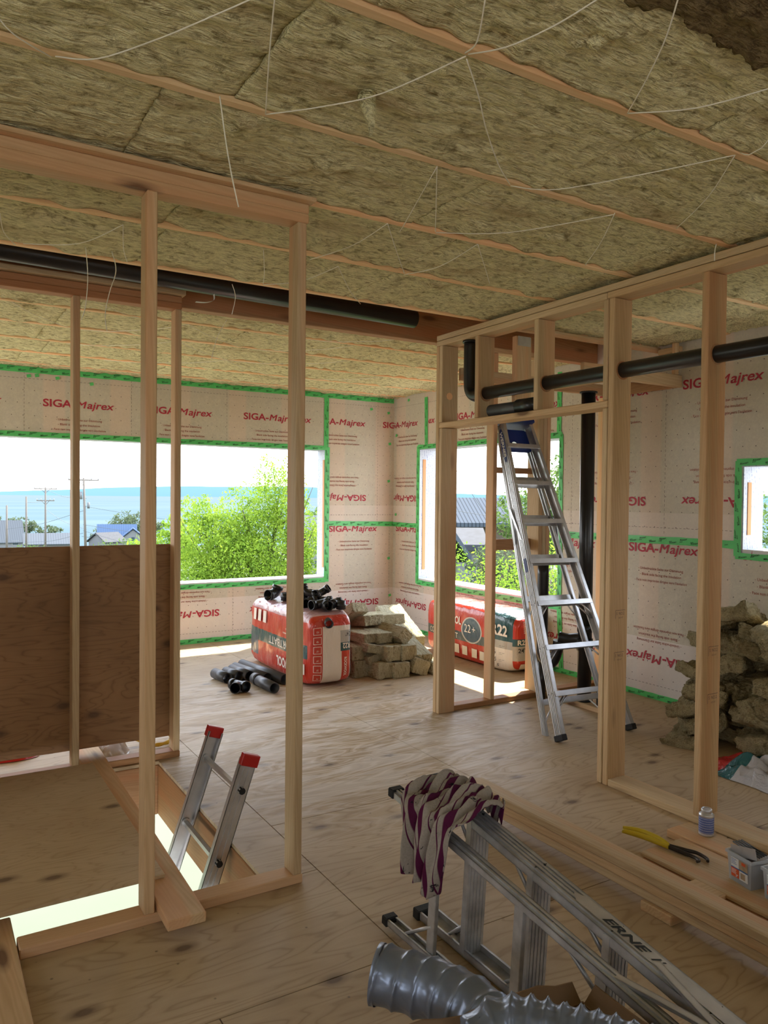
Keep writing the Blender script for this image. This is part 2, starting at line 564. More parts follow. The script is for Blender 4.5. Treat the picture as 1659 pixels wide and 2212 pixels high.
# stair opening lining (rim joists) and the bright lower storey floor
def trim(i, lo, hi, axis, mat):
    o = lumbox('trim_%d' % i, lo, hi, axis, mat); setp(o, kind='structure'); return o
trim(1, (HX1 - .002, HY0, -.31), (HX1 + .03, HY1, -.019), 1, 'lvl')
trim(2, (HX0, HY1 - .004, -.31), (HX1, HY1 + .03, -.019), 0, 'lumber_red')
trim(3, (HX0, HY0 - .03, -.31), (HX1, HY0 + .002, -.019), 0, 'lumber_red')
lf = bmesh.new(); box(lf, (-4, -3.5, -2.85), (6, 17, -2.75))
o = mk('floor', lf, 'plastic_lt'); setp(o, kind='structure')

# walls ---------------------------------------------------------------
WT = .20
W1WIN = [(-1.9, 4.04, .61, 2.105)]
W2WIN = [(5.08, 7.36, .60, 2.12), (1.9, 3.30, 1.19, 1.81)]

def wall_mesh(u0, u1, z1, wins, fn, t):
    """solid wall with openings: fn(u, d, z) -> point (d depth from inner face)"""
    bm = bmesh.new()
    us = sorted({u0, u1} | {a for wv in wins for a in wv[:2]})
    zs = sorted({0, z1} | {a for wv in wins for a in wv[2:]})
    for a, b in zip(us, us[1:]):
        for c, d in zip(zs, zs[1:]):
            mu, mz = (a + b) / 2, (c + d) / 2
            if any(q[0] < mu < q[1] and q[2] < mz < q[3] for q in wins): continue
            vs = [bm.verts.new(fn(*q)) for q in ((a, 0, c), (b, 0, c), (b, t, c), (a, t, c), (a, 0, d), (b, 0, d), (b, t, d), (a, t, d))]
            for f in ((0, 3, 2, 1), (4, 5, 6, 7), (0, 1, 5, 4), (1, 2, 6, 5), (2, 3, 7, 6), (3, 0, 4, 7)):
                bm.faces.new([vs[i] for i in f])
    return bm
f1 = lambda u, d, z: (u, Y1 + d, z)
f2 = lambda u, d, z: (X2 + d, u, z)
wall_b = mk('wall_back', wall_mesh(-2.8, X2 + WT, 3.05, W1WIN, f1, WT), 'memb'); setp(wall_b, kind='structure')
wall_r = mk('wall_right', wall_mesh(-2.6, Y1, 3.05, W2WIN, f2, WT), 'memb'); setp(wall_r, kind='structure')
# off-camera sides of the storey, with unseen openings sized to set the fill light
def plain_wall(name, bm):
    o = mk(name, bm, 'memb'); setp(o, kind='structure'); return o
f3 = lambda u, d, z: (XL - d, u, z)
plain_wall('wall_left', wall_mesh(YB, Y1 + WT, 3.05, [(-1.2, .6, .9, 2.1), (4.6, 7.2, .6, 2.1)], f3, .15))
f4 = lambda u, d, z: (u, YB - d, z)
plain_wall('wall_front', wall_mesh(XL - .15, X2 + WT, 3.05, [(-1.2, -.2, .9, 2.1), (3.0, 4.1, .9, 2.1)], f4, .15))
cb = bmesh.new(); box(cb, (XL - .3, YB - .3, 3.02), (X2 + .5, Y1 + .5, 3.2))
ceil = mk('ceiling', cb, 'lvl'); setp(ceil, kind='structure')

# ---- printing on the membrane
LINES = (('- Unbedruckte Seite zur D\u00e4mmung', .42), ('- Blank side facing the insulation', .385), ("- Face non imprim\u00e9e dirig\u00e9e vers l'isolation", .49))
def logo(bm, fn, u, v, inv=False, keep=None):
    """u, v: left baseline of the upright logo, or right baseline corner when turned upside down"""
    s = -1 if inv else 1
    k2 = (lambda a, b: keep(u + s * a, v + s * b)) if keep else None
    g_ = lambda a, b: fn(u + s * a, v + s * b)
    gl = lambda a, b: fn(u + s * a, v + s * b, .0006)
    stamp(bm, 'SIGA-', g_, 0, 0, .290, .072, 0, bold=.024, keep=k2)
    stamp(bm, 'M', g_, .298, 0, .092, .072, 0, shear=.22, keep=k2)
    stamp(bm, 'M', gl, .302, 0, .092, .072, 0, shear=.22, keep=k2)
    stamp(bm, 'ajrex', g_, .396, 0, .256, .072, 0, bold=.016, shear=.22, keep=k2)
def lines3(bm, fn, uc, v, inv=False, keep=None):
    s = -1 if inv else 1
    for i, (t, wd) in enumerate(LINES):
        k2 = (lambda a, b: keep(uc + s * a, v + s * b)) if keep else None
        stamp(bm, t, lambda a, b: fn(uc + s * a, v + s * b), -wd / 2, -i * .047, wd, .021, 1, bold=.008, keep=k2)
def dash(bm, fn, a, b, vertical, keep, step=.035, ln=.02, wd=.0028):
    """a = fixed coordinate, b = (from, to)"""
    t = b[0]
    while t < b[1]:
        q = (a, t) if vertical else (t, a)
        if keep(*q):
            if vertical: r_ = (a - wd / 2, t, a + wd / 2, t + ln)
            else: r_ = (t, a - wd / 2, t + ln, a + wd / 2)
            vs = [bm.verts.new(fn(*p)) for p in ((r_[0], r_[1]), (r_[2], r_[1]), (r_[2], r_[3]), (r_[0], r_[3]))]
            bm.faces.new(vs).material_index = 2
        t += step
def dots(bm, fn, u0, u1, z0, z1, keep):
    j = 0; z = z0
    while z < z1:
        u = u0 + (.05 if j % 2 else 0)
        while u < u1:
            if keep(u, z):
                r_ = .0042
                vs = [bm.verts.new(fn(u + r_ * math.cos(t), z + r_ * math.sin(t))) for t in (0, PI / 3, 2 * PI / 3, PI, 4 * PI / 3, 5 * PI / 3)]
                bm.faces.new(vs).material_index = 2
            u += .0985
        z += .118; j += 1

def keep_out(wins, sgn=1):
    def k(u, z):
        for q in wins:
            a, b = (q[0], q[1]) if sgn == 1 else (-q[1], -q[0])
            if a - .002 < u < b + .002 and q[2] - .002 < z < q[3] + .002: return False
        return 0 < z < CZ
    return k
pm = ['inkred', 'inkbrown', 'inkdot']
E1 = .0025
bm = bmesh.new()
fn1 = lambda u, v, l=0: (u, Y1 - E1 - l, v)
k1 = keep_out(W1WIN)
def kk(a, b, k0):
    return lambda u, v: a < u < b and k0(u, v)
for i in range(-3, 3):
    logo(bm, fn1, 1.02 + i * 1.0, 2.392, keep=kk(-2, 3.62, k1))
    lines3(bm, fn1, 1.345 + i * 1.0, 2.265, keep=kk(-2, 3.58, k1))
logo(bm, fn1, 3.18, 2.395, keep=kk(3.655, 4.0, k1))
logo(bm, fn1, 3.89, 2.395, keep=kk(4.05, 4.9, k1)); lines3(bm, fn1, 4.215, 2.262, keep=kk(4.05, 4.9, k1))
logo(bm, fn1, 4.555, 1.582, True, kk(4.05, 4.9, k1)); lines3(bm, fn1, 4.22, 1.70, True, kk(4.05, 4.9, k1))
logo(bm, fn1, 4.065, 1.155); lines3(bm, fn1, 4.395, 1.03)
for i in range(-4, 1):
    logo(bm, fn1, 4.74 + i * .99, .345, True); lines3(bm, fn1, 4.405 + i * .99, .455, True, kk(-2.5, 4.9, k1))
logo(bm, fn1, 4.78, 2.395, keep=kk(4.7, 4.935, k1)); 
for x in (-.14, .858, 1.838, 2.832): dash(bm, fn1, x, (2.12, 2.70), True, k1)
for x in (4.71,): dash(bm, fn1, x, (1.28, 2.70), True, k1)
for x in (.93, 1.92, 2.911): dash(bm, fn1, x, (.05, .6), True, k1)
dash(bm, fn1, 4.885, (.06, 1.2), True, k1)
dash(bm, fn1, 2.64, (-2.5, 4.9), False, k1); dash(bm, fn1, 1.348, (4.08, 4.93), False, k1); dash(bm, fn1, .11, (-2.5, 4.93), False, k1)
dots(bm, fn1, -2.5, 4.9, .17, 2.6, k1)
o = mk('printed_lettering', bm, pm, wall_b)
# right wall: u = -y so that it reads left to right
bm = bmesh.new()
fn2 = lambda u, v, l=0: (X2 - E1 - l, -u, v)
k2_ = keep_out(W2WIN, -1)
logo(bm, fn2, -8.04, 2.395, keep=kk(-7.895, -7.3, k2_))
logo(bm, fn2, -7.70, 2.40, keep=kk(-7.17, -6.9, k2_))
for y in (6.70, 5.74, 4.76, 3.80, 2.84):
    logo(bm, fn2, -y, 2.395, keep=k2_); lines3(bm, fn2, -y + .32, 2.27, keep=k2_)
lines3(bm, fn2, -7.62, 2.27, keep=k2_)
for y in (8.02,): logo(bm, fn2, -y + .652, 1.582, True, kk(-7.895, -7.4, k2_)); lines3(bm, fn2, -7.64, 1.70, True, k2_)
for y in (5.73, 4.77, 3.79, 2.84):
    logo(bm, fn2, -y + .64, 1.582, True, k2_); lines3(bm, fn2, -y + .31, 1.70, True, k2_)
logo(bm, fn2, -7.84, 1.155, keep=k2_); lines3(bm, fn2, -7.52, 1.03, keep=k2_)
for y in (5.30, 4.29, 3.29, 2.3): logo(bm, fn2, -y, 1.15, keep=k2_); lines3(bm, fn2, -y + .31, 1.01, keep=k2_)
for y in (7.83, 6.86, 5.9, 5.25, 4.30, 3.33, 2.3): logo(bm, fn2, -y + .645, .345, True, kk(-7.89, 0, k2_)); lines3(bm, fn2, -y + .315, .455, True, kk(-7.89, 0, k2_))
for y in (4.94, 3.95, 2.96): dash(bm, fn2, -y, (1.3, 2.7), True, k2_)
for y in (7.6, 6.6, 4.6, 3.4): dash(bm, fn2, -y, (.05, .55), True, k2_)
dash(bm, fn2, 2.64, (-7.88, 0), False, k2_); dash(bm, fn2, 1.345, (-5.0, 0), False, k2_); dash(bm, fn2, .11, (-7.88, 0), False, k2_)
dots(bm, fn2, -7.88, 1, .17, 2.6, k2_)
mk('printed_lettering', bm, pm, wall_r)

# ---- green tape with its printing
def tape(parent, fn, a, b, wd=.06, seed=0, text=True):
    """strip from a to b on the wall (u,v pairs)"""
    a, b = Vector(a), Vector(b)
    d = (b - a); L = d.length; d.normalize(); n = Vector((-d.y, d.x))
    bm = bmesh.new()
    k = max(2, int(L / .03))
    prev = None
    for i in range(k + 1):
        t = i / k * L
        w0 = wd / 2 + .004 * noise.noise(Vector((t * 9, seed, 1))); w1 = wd / 2 + .004 * noise.noise(Vector((t * 9, seed, 7)))
        c = a + d * t
        lift = .004 + .003 * noise.noise(Vector((t * 14, seed, 3)))
        p, q = c + n * w0, c - n * w1
        cur = (bm.verts.new(fn(p.x, p.y, lift)), bm.verts.new(fn(c.x, c.y, lift + .0015)), bm.verts.new(fn(q.x, q.y, lift)))
        if prev:
            for j in (0, 1):
                f = bm.faces.new((prev[j], prev[j + 1], cur[j + 1], cur[j])); f.smooth = True
        prev = cur
    o = mk('tape_strip', bm, 'tape', parent)
    if text:
        bt = bmesh.new()
        t = .03; i = 0
        al = math.atan2(d.y, d.x)
        while t < L - .09:
            off = (.004 if i % 2 else -.022) * wd / .06
            f3_ = lambda u, v: fn(*(a + d * u + n * v), .0095)
            stamp(bt, 'Rissan', f3_, t, off, .062, .014, 0, bold=.012, shear=.2, rot=.16)
            stamp(bt, 'SIGA', f3_, t + .09, off + (.012 if i % 2 == 0 else -.014), .028, .008, 0, bold=.02, shear=.2, rot=.16)
            t += .095; i += 1
        mk('tape_lettering', bt, 'ink', o, loc=o.location) if False else None
        me_o = mk('tape_lettering', bt, 'ink'); me_o.parent = o
    return o
g1 = lambda u, v, l=0.0: (u, Y1 - E1 - l, v)
g2 = lambda u, v, l=0.0: (X2 - E1 - l, -u, v)
for i, (a, b, wd) in enumerate([((-1.5, 2.722), (4.93, 2.722), .058), ((-1.5, 2.118), (4.02, 2.118), .05), ((-1.5, .600), (4.02, .600), .05), ((-1.5, .026), (3.4, .026), .05),
        ((4.035, .58), (4.035, 2.13), .062), ((4.02, 2.13), (4.02, 2.70), .06), ((3.635, 2.13), (3.635, 2.70), .045), ((4.03, 1.252), (4.935, 1.238), .056)]):
    tape(wall_b, g1, a, b, wd, i * 3.3)
for i, (a, b, wd) in enumerate([((-7.37, .57), (-7.37, 2.15), .06), ((-7.38, 2.14), (-5.06, 2.135), .05), ((-7.38, .585), (-5.06, .585), .055), ((-7.93, 1.235), (-7.40, 1.235), .05),
        ((-7.21, 2.15), (-7.22, 2.7), .06), ((-5.07, .57), (-5.07, 2.14), .05), ((-5.10, 2.14), (-5.10, 2.7), .055), ((-5.03, .02), (-5.07, .57), .055), ((-5.06, 1.243), (-3.34, 1.25), .058),
        ((-3.325, 1.17), (-3.325, 1.84), .055), ((-3.34, 1.83), (-1.9, 1.83), .05), ((-3.34, 1.172), (-1.9, 1.172), .045), ((-7.9, .02), (-.5, .02), .05)]):
    tape(wall_r, g2, a, b, wd, 50 + i * 3.3)
# small green patches over staple holes
rn = random.Random(8)
for k_, (fn_, par, u, v) in enumerate([(g1, wall_b, 4.6, 2.6), (g1, wall_b, 4.84, 2.57), (g1, wall_b, 4.86, 2.2), (g1, wall_b, 4.85, 1.75), (g1, wall_b, 4.86, .82), (g1, wall_b, 4.88, .37),
        (g2, wall_r, -7.6, 2.70), (g2, wall_r, -7.86, 2.3), (g2, wall_r, -3.92, 2.665), (g2, wall_r, -3.33, .80), (g2, wall_r, -7.86, 1.35), (g1, wall_b, 1.13, 2.66), (g1, wall_b, .88, 2.66), (g1, wall_b, 1.44, 2.63), (g1, wall_b, 2.3, 2.62), (g1, wall_b, 1.95, 2.64), (g1, wall_b, .95, 2.67)]):
    tape(par, fn_, (u, v), (u + .035, v + .008), .03, k_, text=False)

# ---- window reveals and sills
def window(i, fn, a, b, z0, z1, wrap='wrap'):
    bm = bmesh.new()
    t = .012
    def bx(u0, u1, d0, d1, c0, c1):
        vs = [bm.verts.new(fn(*q)) for q in ((u0, d0, c0), (u1, d0, c0), (u1, d1, c0), (u0, d1, c0), (u0, d0, c1), (u1, d0, c1), (u1, d1, c1), (u0, d1, c1))]
        for f in ((0, 3, 2, 1), (4, 5, 6, 7), (0, 1, 5, 4), (1, 2, 6, 5), (2, 3, 7, 6), (3, 0, 4, 7)): bm.faces.new([vs[j] for j in f])
    bx(a, a + t, .003, WT + .03, z0, z1); bx(b - t, b, .003, WT + .03, z0, z1)
    bx(a + t, b - t, .003, WT + .03, z1 - t, z1)
    o = mk('window_%d' % i, bm, wrap); setp(o, kind='structure')
    bm = bmesh.new()
    bx(a + t, b - t, .0, WT + .05, z0, z0 + .03)
    mk('window_sill', bm, 'white', o)
    bm = bmesh.new()
    for e in (a + t, b - t):
        s_ = 1 if e < (a + b) / 2 else -1
        bx(min(e, e + s_ * .006), max(e, e + s_ * .006), .045, .085, z0 + .13, z1 - .12)
    mk('bare_wood_strip', bm, 'sheath2', o)
    return o
window(1, f1, W1WIN[0][0], W1WIN[0][1], W1WIN[0][2], W1WIN[0][3])
window(2, f2, *W2WIN[0])
window(3, f2, *W2WIN[1])

# ================================================================== CEILING
JY = [-1.97, -1.37, -.77, -.17, .43, 1.04, 1.65, 2.25, 2.84, 3.43, 4.065, 4.70, 5.25, 5.85, 6.45, 7.05, 7.65]
where = ['behind the viewer'] * 5 + ['above the near end of the lumber stack', 'nearest complete one, top centre to right edge', 'second from the viewer, left edge to framed wall plate',
         'joist meeting the end of the near left partition plate', 'joist just before the black drain pipe bay', 'joist edging the open bay with the black drain pipe', 'deep bare beam behind the long black drain pipe',
         'first joist beyond the bare beam', 'second joist beyond the bare beam', 'third joist beyond the bare beam', 'fourth joist beyond the bare beam', 'last joist before the back wall']
for i, y in enumerate(JY):
    t = .038 if i != 11 else .085
    x0 = XL
    o = lumbox('ceiling_joist', (x0, y - t / 2, 2.742 if i != 11 else 2.70), (X2, y + t / 2, 3.02), 0, 'joist' if i != 11 else 'lumber_red')
    setp(o, 'bare fir ceiling joist, ' + where[i], 'joist', 'ceiling joists')

bvar = []
for s_ in range(4):
    bm = bmesh.new()
    L, W = 1.215, .575
    nx, ny = 100, 52
    grid = []
    for i in range(nx + 1):
        row = []
        for j in range(ny + 1):
            x = (i / nx - .5) * L; y = (j / ny - .5) * W
            p = Vector((x, y, s_ * 9.1))
            e = min(1.0, (W / 2 - abs(y)) / .05, ) ; ex = min(1.0, (L / 2 - abs(x)) / .02)
            d = .010 * nz(p, 6, s_) + .009 * nz(Vector((x * .5, y, p.z)), 24, 3 + s_) + .005 * nz(Vector((x * .3, y, p.z)), 75, s_)
            r_ = nz(p, 4.2, 20 + s_ * 3)
            if r_ > .35: d += (r_ - .35) * .06 * (1 + nz(p, 30, 2))
            if r_ < -.42: d += (r_ + .42) * .07
            z = -d * (.35 + .65 * e) + (1 - e) * (-.003 + .018 * nz(p, 11, 31 + s_)) + (1 - ex) * .004
            row.append(bm.verts.new((x, y, z)))
        grid.append(row)
    for i in range(nx):
        for j in range(ny):
            bm.faces.new((grid[i][j], grid[i][j + 1], grid[i + 1][j + 1], grid[i + 1][j])).smooth = True
    top = {}
    rim = [grid[i][0] for i in range(nx + 1)] + [grid[nx][j] for j in range(1, ny + 1)] + [grid[i][ny] for i in range(nx - 1, -1, -1)] + [grid[0][j] for j in range(ny - 1, 0, -1)]
    up = [bm.verts.new((v.co.x, v.co.y, .14)) for v in rim]
    for i in range(len(rim)):
        j = (i + 1) % len(rim)
        bm.faces.new((rim[i], rim[j], up[j], up[i]))
    bm.faces.new(up)
    me = bpy.data.meshes.new('wool_batt'); bmesh.ops.recalc_face_normals(bm, faces=bm.faces); bm.to_mesh(me); bm.free()
    me.materials.append(M['wool'])
    bvar.append(me)
rb = random.Random(12)
bayname = {5: 'bay over the foreground, top edge of the photo', 6: 'bay just beyond the nearest joist', 7: 'bay beyond the second joist, above the near partition plate', 8: 'bay before the joist at the partition end',
           9: 'bay in front of the black drain pipe', 11: 'first bay beyond the bare beam', 12: 'second bay beyond the bare beam', 13: 'third bay beyond the bare beam', 14: 'fourth bay beyond the bare beam', 15: 'bay nearest but one to the back wall', 16: 'bay against the back wall'}
for i in range(len(JY)):
    if i == 10: continue
    y0 = JY[i] + (.022 if i != 11 else .045)
    y1 = (JY[i + 1] - .022) if i + 1 < len(JY) else Y1 - .01
    if i + 1 == 11: y1 = JY[11] - .045
    wd = y1 - y0
    x = XL + rb.uniform(-.9, 0) * .5
    while x < X2 - .05:
        a = max(x, XL); b = min(x + 1.215, X2 - .005)
        if b - a > .15: 
            if b > -.4 and i >= 4 or (i >= 3 and i < 5):
                o = link(bpy.data.objects.new('wool_batt', bvar[rb.randrange(4)]))
                o.location = ((a + b) / 2, (y0 + y1) / 2, 2.752)
                fl = 1 if rb.random() < .5 else -1
                o.scale = ((b - a + .004) / 1.215 * fl, wd / .575 * rb.choice((1, -1)), 1)
                nm = bayname.get(i, 'bay near the viewer')
                setp(o, 'olive wool batt in the ceiling ' + nm, 'insulation batt', 'ceiling batts, ' + nm)
            elif b > -2.6:
                o = link(bpy.data.objects.new('wool_batt', bvar[rb.randrange(4)]))
                o.location = ((a + b) / 2, (y0 + y1) / 2, 2.752)
                o.scale = ((b - a + .004) / 1.215, wd / .575, 1)
                nm = 'out of the picture, behind or left of the viewer'
                setp(o, 'olive wool batt in the ceiling ' + nm, 'insulation batt', 'ceiling batts, ' + nm)
        x += 1.22

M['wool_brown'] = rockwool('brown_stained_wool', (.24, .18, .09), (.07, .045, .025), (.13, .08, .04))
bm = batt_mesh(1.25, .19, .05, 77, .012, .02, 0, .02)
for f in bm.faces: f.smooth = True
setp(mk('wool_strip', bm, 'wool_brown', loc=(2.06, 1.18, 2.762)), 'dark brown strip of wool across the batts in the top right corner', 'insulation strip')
# twine stapled under the joists
TW = [[(0.16, 2.12), (0.21, 2.16), (0.31, 2.26)], [(0.32, 2.25), (0.41, 2.16), (0.52, 1.99), (0.6, 1.84), (0.69, 1.72)], [(0.72, 1.7), (0.79, 1.9), (0.92, 2.24)], [(0.92, 2.24), (1.03, 2.06), (1.14, 1.9), (1.25, 1.66)],
      [(1.14, 1.44), (1.21, 1.56), (1.24, 1.65)], [(1.25, 1.65), (1.29, 1.54), (1.33, 1.41), (1.37, 1.3)], [(1.26, 1.67), (1.38, 1.77), (1.52, 1.91), (1.72, 2.09), (1.9, 2.24)], [(1.91, 2.25), (2.04, 2.14), (2.21, 1.86), (2.38, 1.64)],
      [(1.52, 1.2), (1.6, 1.3), (1.71, 1.45), (1.85, 1.64)], [(1.85, 1.64), (1.96, 1.48), (2.08, 1.32)], [(2.35, 1.49), (2.38, 1.62)], [(2.38, 1.64), (2.57, 1.88), (2.81, 2.21)], [(1.58, 2.26), (1.78, 2.55), (1.96, 2.81)],
      [(1.58, 2.26), (1.72, 2.65), (1.83, 2.9)], [(2.45, 2.23), (2.62, 2.46), (2.87, 2.8)], [(1.73, 2.84), (1.92, 3.07), (2.19, 3.42)], [(1.73, 2.84), (1.71, 3.12), (1.67, 3.48)], [(2.22, 2.84), (2.47, 3.09), (2.68, 3.32)],
      [(2.22, 2.84), (2.23, 3.16), (2.2, 3.44)], [(1.97, 2.82), (2.2, 2.59), (2.46, 2.24)], [(1.42, 3.47), (1.54, 3.75), (1.64, 4.01)], [(1.65, 4.03), (1.76, 3.78), (1.84, 3.5)], [(1.84, 3.5), (2.08, 3.81), (2.31, 4.1)],
      [(0.77, 3.48), (0.83, 3.74), (0.91, 4.02)], [(0.77, 3.48), (0.64, 3.78), (0.43, 4.0)], [(0.3, 3.62), (0.33, 3.8), (0.4, 4.04)],
      [(.5, 5.25), (1.0, 5.85), (1.6, 5.25), (2.3, 5.85), (2.9, 5.25)], [(1.0, 6.45), (1.7, 5.85), (2.4, 6.45), (3.2, 5.85)], [(1.4, 7.05), (2.3, 6.45), (3.1, 7.05), (3.9, 6.45)], [(.8, 4.75), (1.3, 5.25)], [(2.0, 4.75), (2.5, 5.25), (3.1, 4.75)]]
for k_, pl in enumerate(TW):
    bm = bmesh.new()
    pts = smooth_path([(x, y, 2.736 - (.022 if 0 < q < len(pl) - 1 else 0)) for q, (x, y) in enumerate(pl)], 5)
    if len(pl) == 2 or k_ >= 26:
        pts = []
        for (x0, y0), (x1, y1) in zip(pl, pl[1:]):
            pts += [Vector((x0 + (x1 - x0) * t, y0 + (y1 - y0) * t, 2.737 - .024 * min(1, 4 * t, 4 * (1 - t)))) for t in (0, .15, .3, .5, .7, .85)]
        pts.append(Vector((pl[-1][0], pl[-1][1], 2.737)))
    tube(bm, pts, .0021, 5)
    zone = 'between the nearest joists' if k_ < 12 else ('between the middle joists' if k_ < 20 else ('in front of the black drain pipe' if k_ < 26 else 'across the batts beyond the bare beam'))
    setp(mk('twine', bm, 'string'), 'thin white twine stapled under the ceiling batts ' + zone, 'twine', 'ceiling twine ' + zone)
bm = bmesh.new(); tube(bm, [(1.14, 2.0, 2.75), (1.145, 1.99, 2.70), (1.15, 1.985, 2.66), (1.145, 1.98, 2.625)], .02, 8, radii=[.03, .02, .012, .004])
setp(mk('wool_tuft', bm, 'wool'), 'torn pointed tuft of wool hanging from the batt near the top of the photo', 'insulation tuft')
DG = [('hanging over the near partition header', [(0.76, 2.2, 2.73), (0.78, 2.2, 2.6), (0.8, 2.2, 2.5), (0.82, 2.2, 2.42)]), ('straight one hanging left of the far left studs', [(0.69, 3.9, 2.74), (0.7, 3.9, 2.6), (0.69, 3.9, 2.46), (0.67, 3.9, 2.39)]),
      ('kinked one hanging between the left studs', [(0.81, 3.9, 2.74), (0.83, 3.9, 2.65), (0.8, 3.9, 2.54), (0.78, 3.9, 2.43), (0.79, 3.9, 2.35)]), ('short end hanging at the framed wall top plate', [(3.14, 2.25, 2.74), (3.13, 2.25, 2.7), (3.13, 2.25, 2.66)]),
      ('hanging in front of the drain pipe strap', [(1.53, 4.2, 2.76), (1.55, 4.2, 2.69), (1.53, 4.2, 2.59)]), ('hanging just beyond the bare beam, left of the tall stud', [(1.79, 5.0, 2.75), (1.72, 5.0, 2.62), (1.68, 5.0, 2.47)])]
for nm, pl in DG:
    bm = bmesh.new(); tube(bm, smooth_path(pl, 5), .0022, 5)
    setp(mk('twine', bm, 'string'), 'loose white twine, ' + nm, 'twine', 'loose twine ends')

# ================================================================== PARTITIONS
# near left partition
T = thing('stud_partition', 'near left open stud wall beside the stair opening, two tall studs', 'stud wall', (.7, 2.835, 0))
lumbox('bottom_plate', (.29, 2.79, 0), (1.33, 2.879, .038), 0, parent=T)
for x0 in (.70, 1.287): lumbox('stud', (x0, 2.79, .038), (x0 + .038, 2.879, 2.645), 2, parent=T)
lumbox('top_plate', (-1.5, 2.79, 2.645), (1.335, 2.879, 2.683), 0, parent=T)
lumbox('top_plate', (-1.5, 2.79, 2.683), (1.335, 2.879, 2.721), 0, parent=T)
lumbox('top_plate', (-1.5, 2.75, 2.721), (1.35, 2.895, 2.738), 0, parent=T)
# far left partition with its plywood guard
T = thing('stud_partition', 'far left open stud wall beyond the stair opening with plywood guard nailed behind', 'stud wall', (.7, 4.57, 0))
lumbox('bottom_plate', (-1.5, 4.52, 0), (1.34, 4.609, .038), 0, 'lumber_red', parent=T)
for x0 in (-.55, .735, 1.30): lumbox('stud', (x0, 4.52, .038), (x0 + .038, 4.609, 2.655), 2, parent=T)
lumbox('top_plate', (-1.5, 4.52, 2.655), (1.34, 4.609, 2.693), 0, 'lumber_red', parent=T)
lumbox('top_plate', (-1.5, 4.52, 2.693), (1.34, 4.609, 2.731), 0, 'lumber_red', parent=T)
lumbox('top_plate', (-1.5, 4.49, 2.733), (1.355, 4.625, 2.765), 0, parent=T)
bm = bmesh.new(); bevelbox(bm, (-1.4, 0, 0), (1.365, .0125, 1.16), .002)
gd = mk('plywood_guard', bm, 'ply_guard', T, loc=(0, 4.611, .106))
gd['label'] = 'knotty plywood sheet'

# right framed wall with the door opening
T = thing('stud_partition', 'right framed wall with door opening, long black drain pipe drilled through its studs', 'stud wall', (3.28, 3.7, 0))
A0, A1 = 3.21, 3.35
lumbox('stud', (A0, 4.534, .0), (A1, 4.572, 2.65), 2, parent=T)
lumbox('jack_stud', (A0, 4.494, .0), (A1, 4.530, 2.06), 2, parent=T)
lumbox('cripple_stud', (A0, 4.496, 2.10), (A1, 4.533, 2.65), 2, parent=T)
lumbox('cripple_stud', (A0, 4.085, 2.10), (A1, 4.123, 2.65), 2, parent=T)
lumbox('cripple_stud', (A0, 3.506, 2.10), (A1, 3.544, 2.65), 2, parent=T)
lumbox('jack_stud', (A0, 2.954, .0), (A1, 2.990, 2.06), 2, parent=T)
lumbox('cripple_stud', (A0, 2.954, 2.102), (A1, 2.990, 2.65), 2, parent=T)
lumbox('stud', (A0, 2.912, .0), (A1, 2.950, 2.65), 2, parent=T)
lumbox('stud', (A0, 2.335, .038), (A1, 2.373, 2.65), 2, parent=T)
lumbox('stud', (A0, 1.74, .038), (A1, 1.778, 2.65), 2, parent=T)
lumbox('bottom_plate', (A0, .6, 0), (A1, 2.911, .038), 1, parent=T)
lumbox('top_plate', (A0, .6, 2.651), (A1, 2.965, 2.687), 1, parent=T)
lumbox('top_plate', (A0, 2.967, 2.651), (A1, 4.572, 2.687), 1, parent=T)
lumbox('top_plate', (A0, .6, 2.6905), (A1, 4.572, 2.727), 1, parent=T)
lumbox('door_header', (A0, 2.952, 2.061), (A1, 4.532, 2.099), 1, parent=T)
bm = bmesh.new(); tube(bm, [(3.275, 4.4955, 2.29), (3.275, 4.4945, 2.29)], .026, 24)
mk('drilled_hole', bm, 'joist', T)

for y_, z_, x_ in ((2.9115, .70, 3.255), (2.9115, .93, 3.26), (2.3345, .60, 3.262), (2.3345, .83, 3.262)):
    bm = bmesh.new(); fs_ = lambda u, v: (x_ + u, y_ - .0012, z_ + v)
    stamp(bm, 'S  NO.2', fs_, 0, 0, .06, .016, 0); stamp(bm, 'KD HT', fs_, .018, -.02, .034, .008, 0)
    for (u0, u1, v0, v1) in ((-.008, .068, .024, .026), (-.008, -.006, -.02, .026)):
        vs = [bm.verts.new(fs_(*q)) for q in ((u0, v0), (u1, v0), (u1, v1), (u0, v1))]; bm.faces.new(vs)
    mk('grade_stamp', bm, 'inkdot', T)['label'] = 'small dark lumber grade stamp'
# short wall behind the door opening
T = thing('stud_partition', 'short framed wall behind the step ladder with two cross blocks', 'stud wall', (3.9, 4.555, 0))
lumbox('bottom_plate', (3.352, 4.51, 0), (4.93, 4.599, .038), 0, 'lumber_red', parent=T)
lumbox('stud', (3.70, 4.51, .038), (3.738, 4.599, 2.65), 2, parent=T)
lumbox('top_plate', (3.352, 4.51, 2.652), (4.2, 4.599, 2.69), 0, parent=T)
for x0 in (4.16, 4.20, 4.24): lumbox('stud', (x0, 4.51, .038), (x0 + .0385, 4.649, 2.65), 2, parent=T)
lumbox('stud', (4.89, 4.51, .038), (4.928, 4.60, 2.41), 2, 'joist', parent=T)
lumbox('cross_block', (3.739, 4.59, 1.755), (4.159, 4.628, 1.80), 0, 'lumber_red', parent=T)
lumbox('cross_block', (3.739, 4.60, 1.16), (4.159, 4.638, 1.245), 0, 'lumber_red', parent=T)
# low plate that carries the drain stack
setp(lumbox('floor_plate', (4.24, 3.88, 0), (4.38, 4.505, .038), 1), 'flat pale floor plate the tall drain stack stands on', 'board')

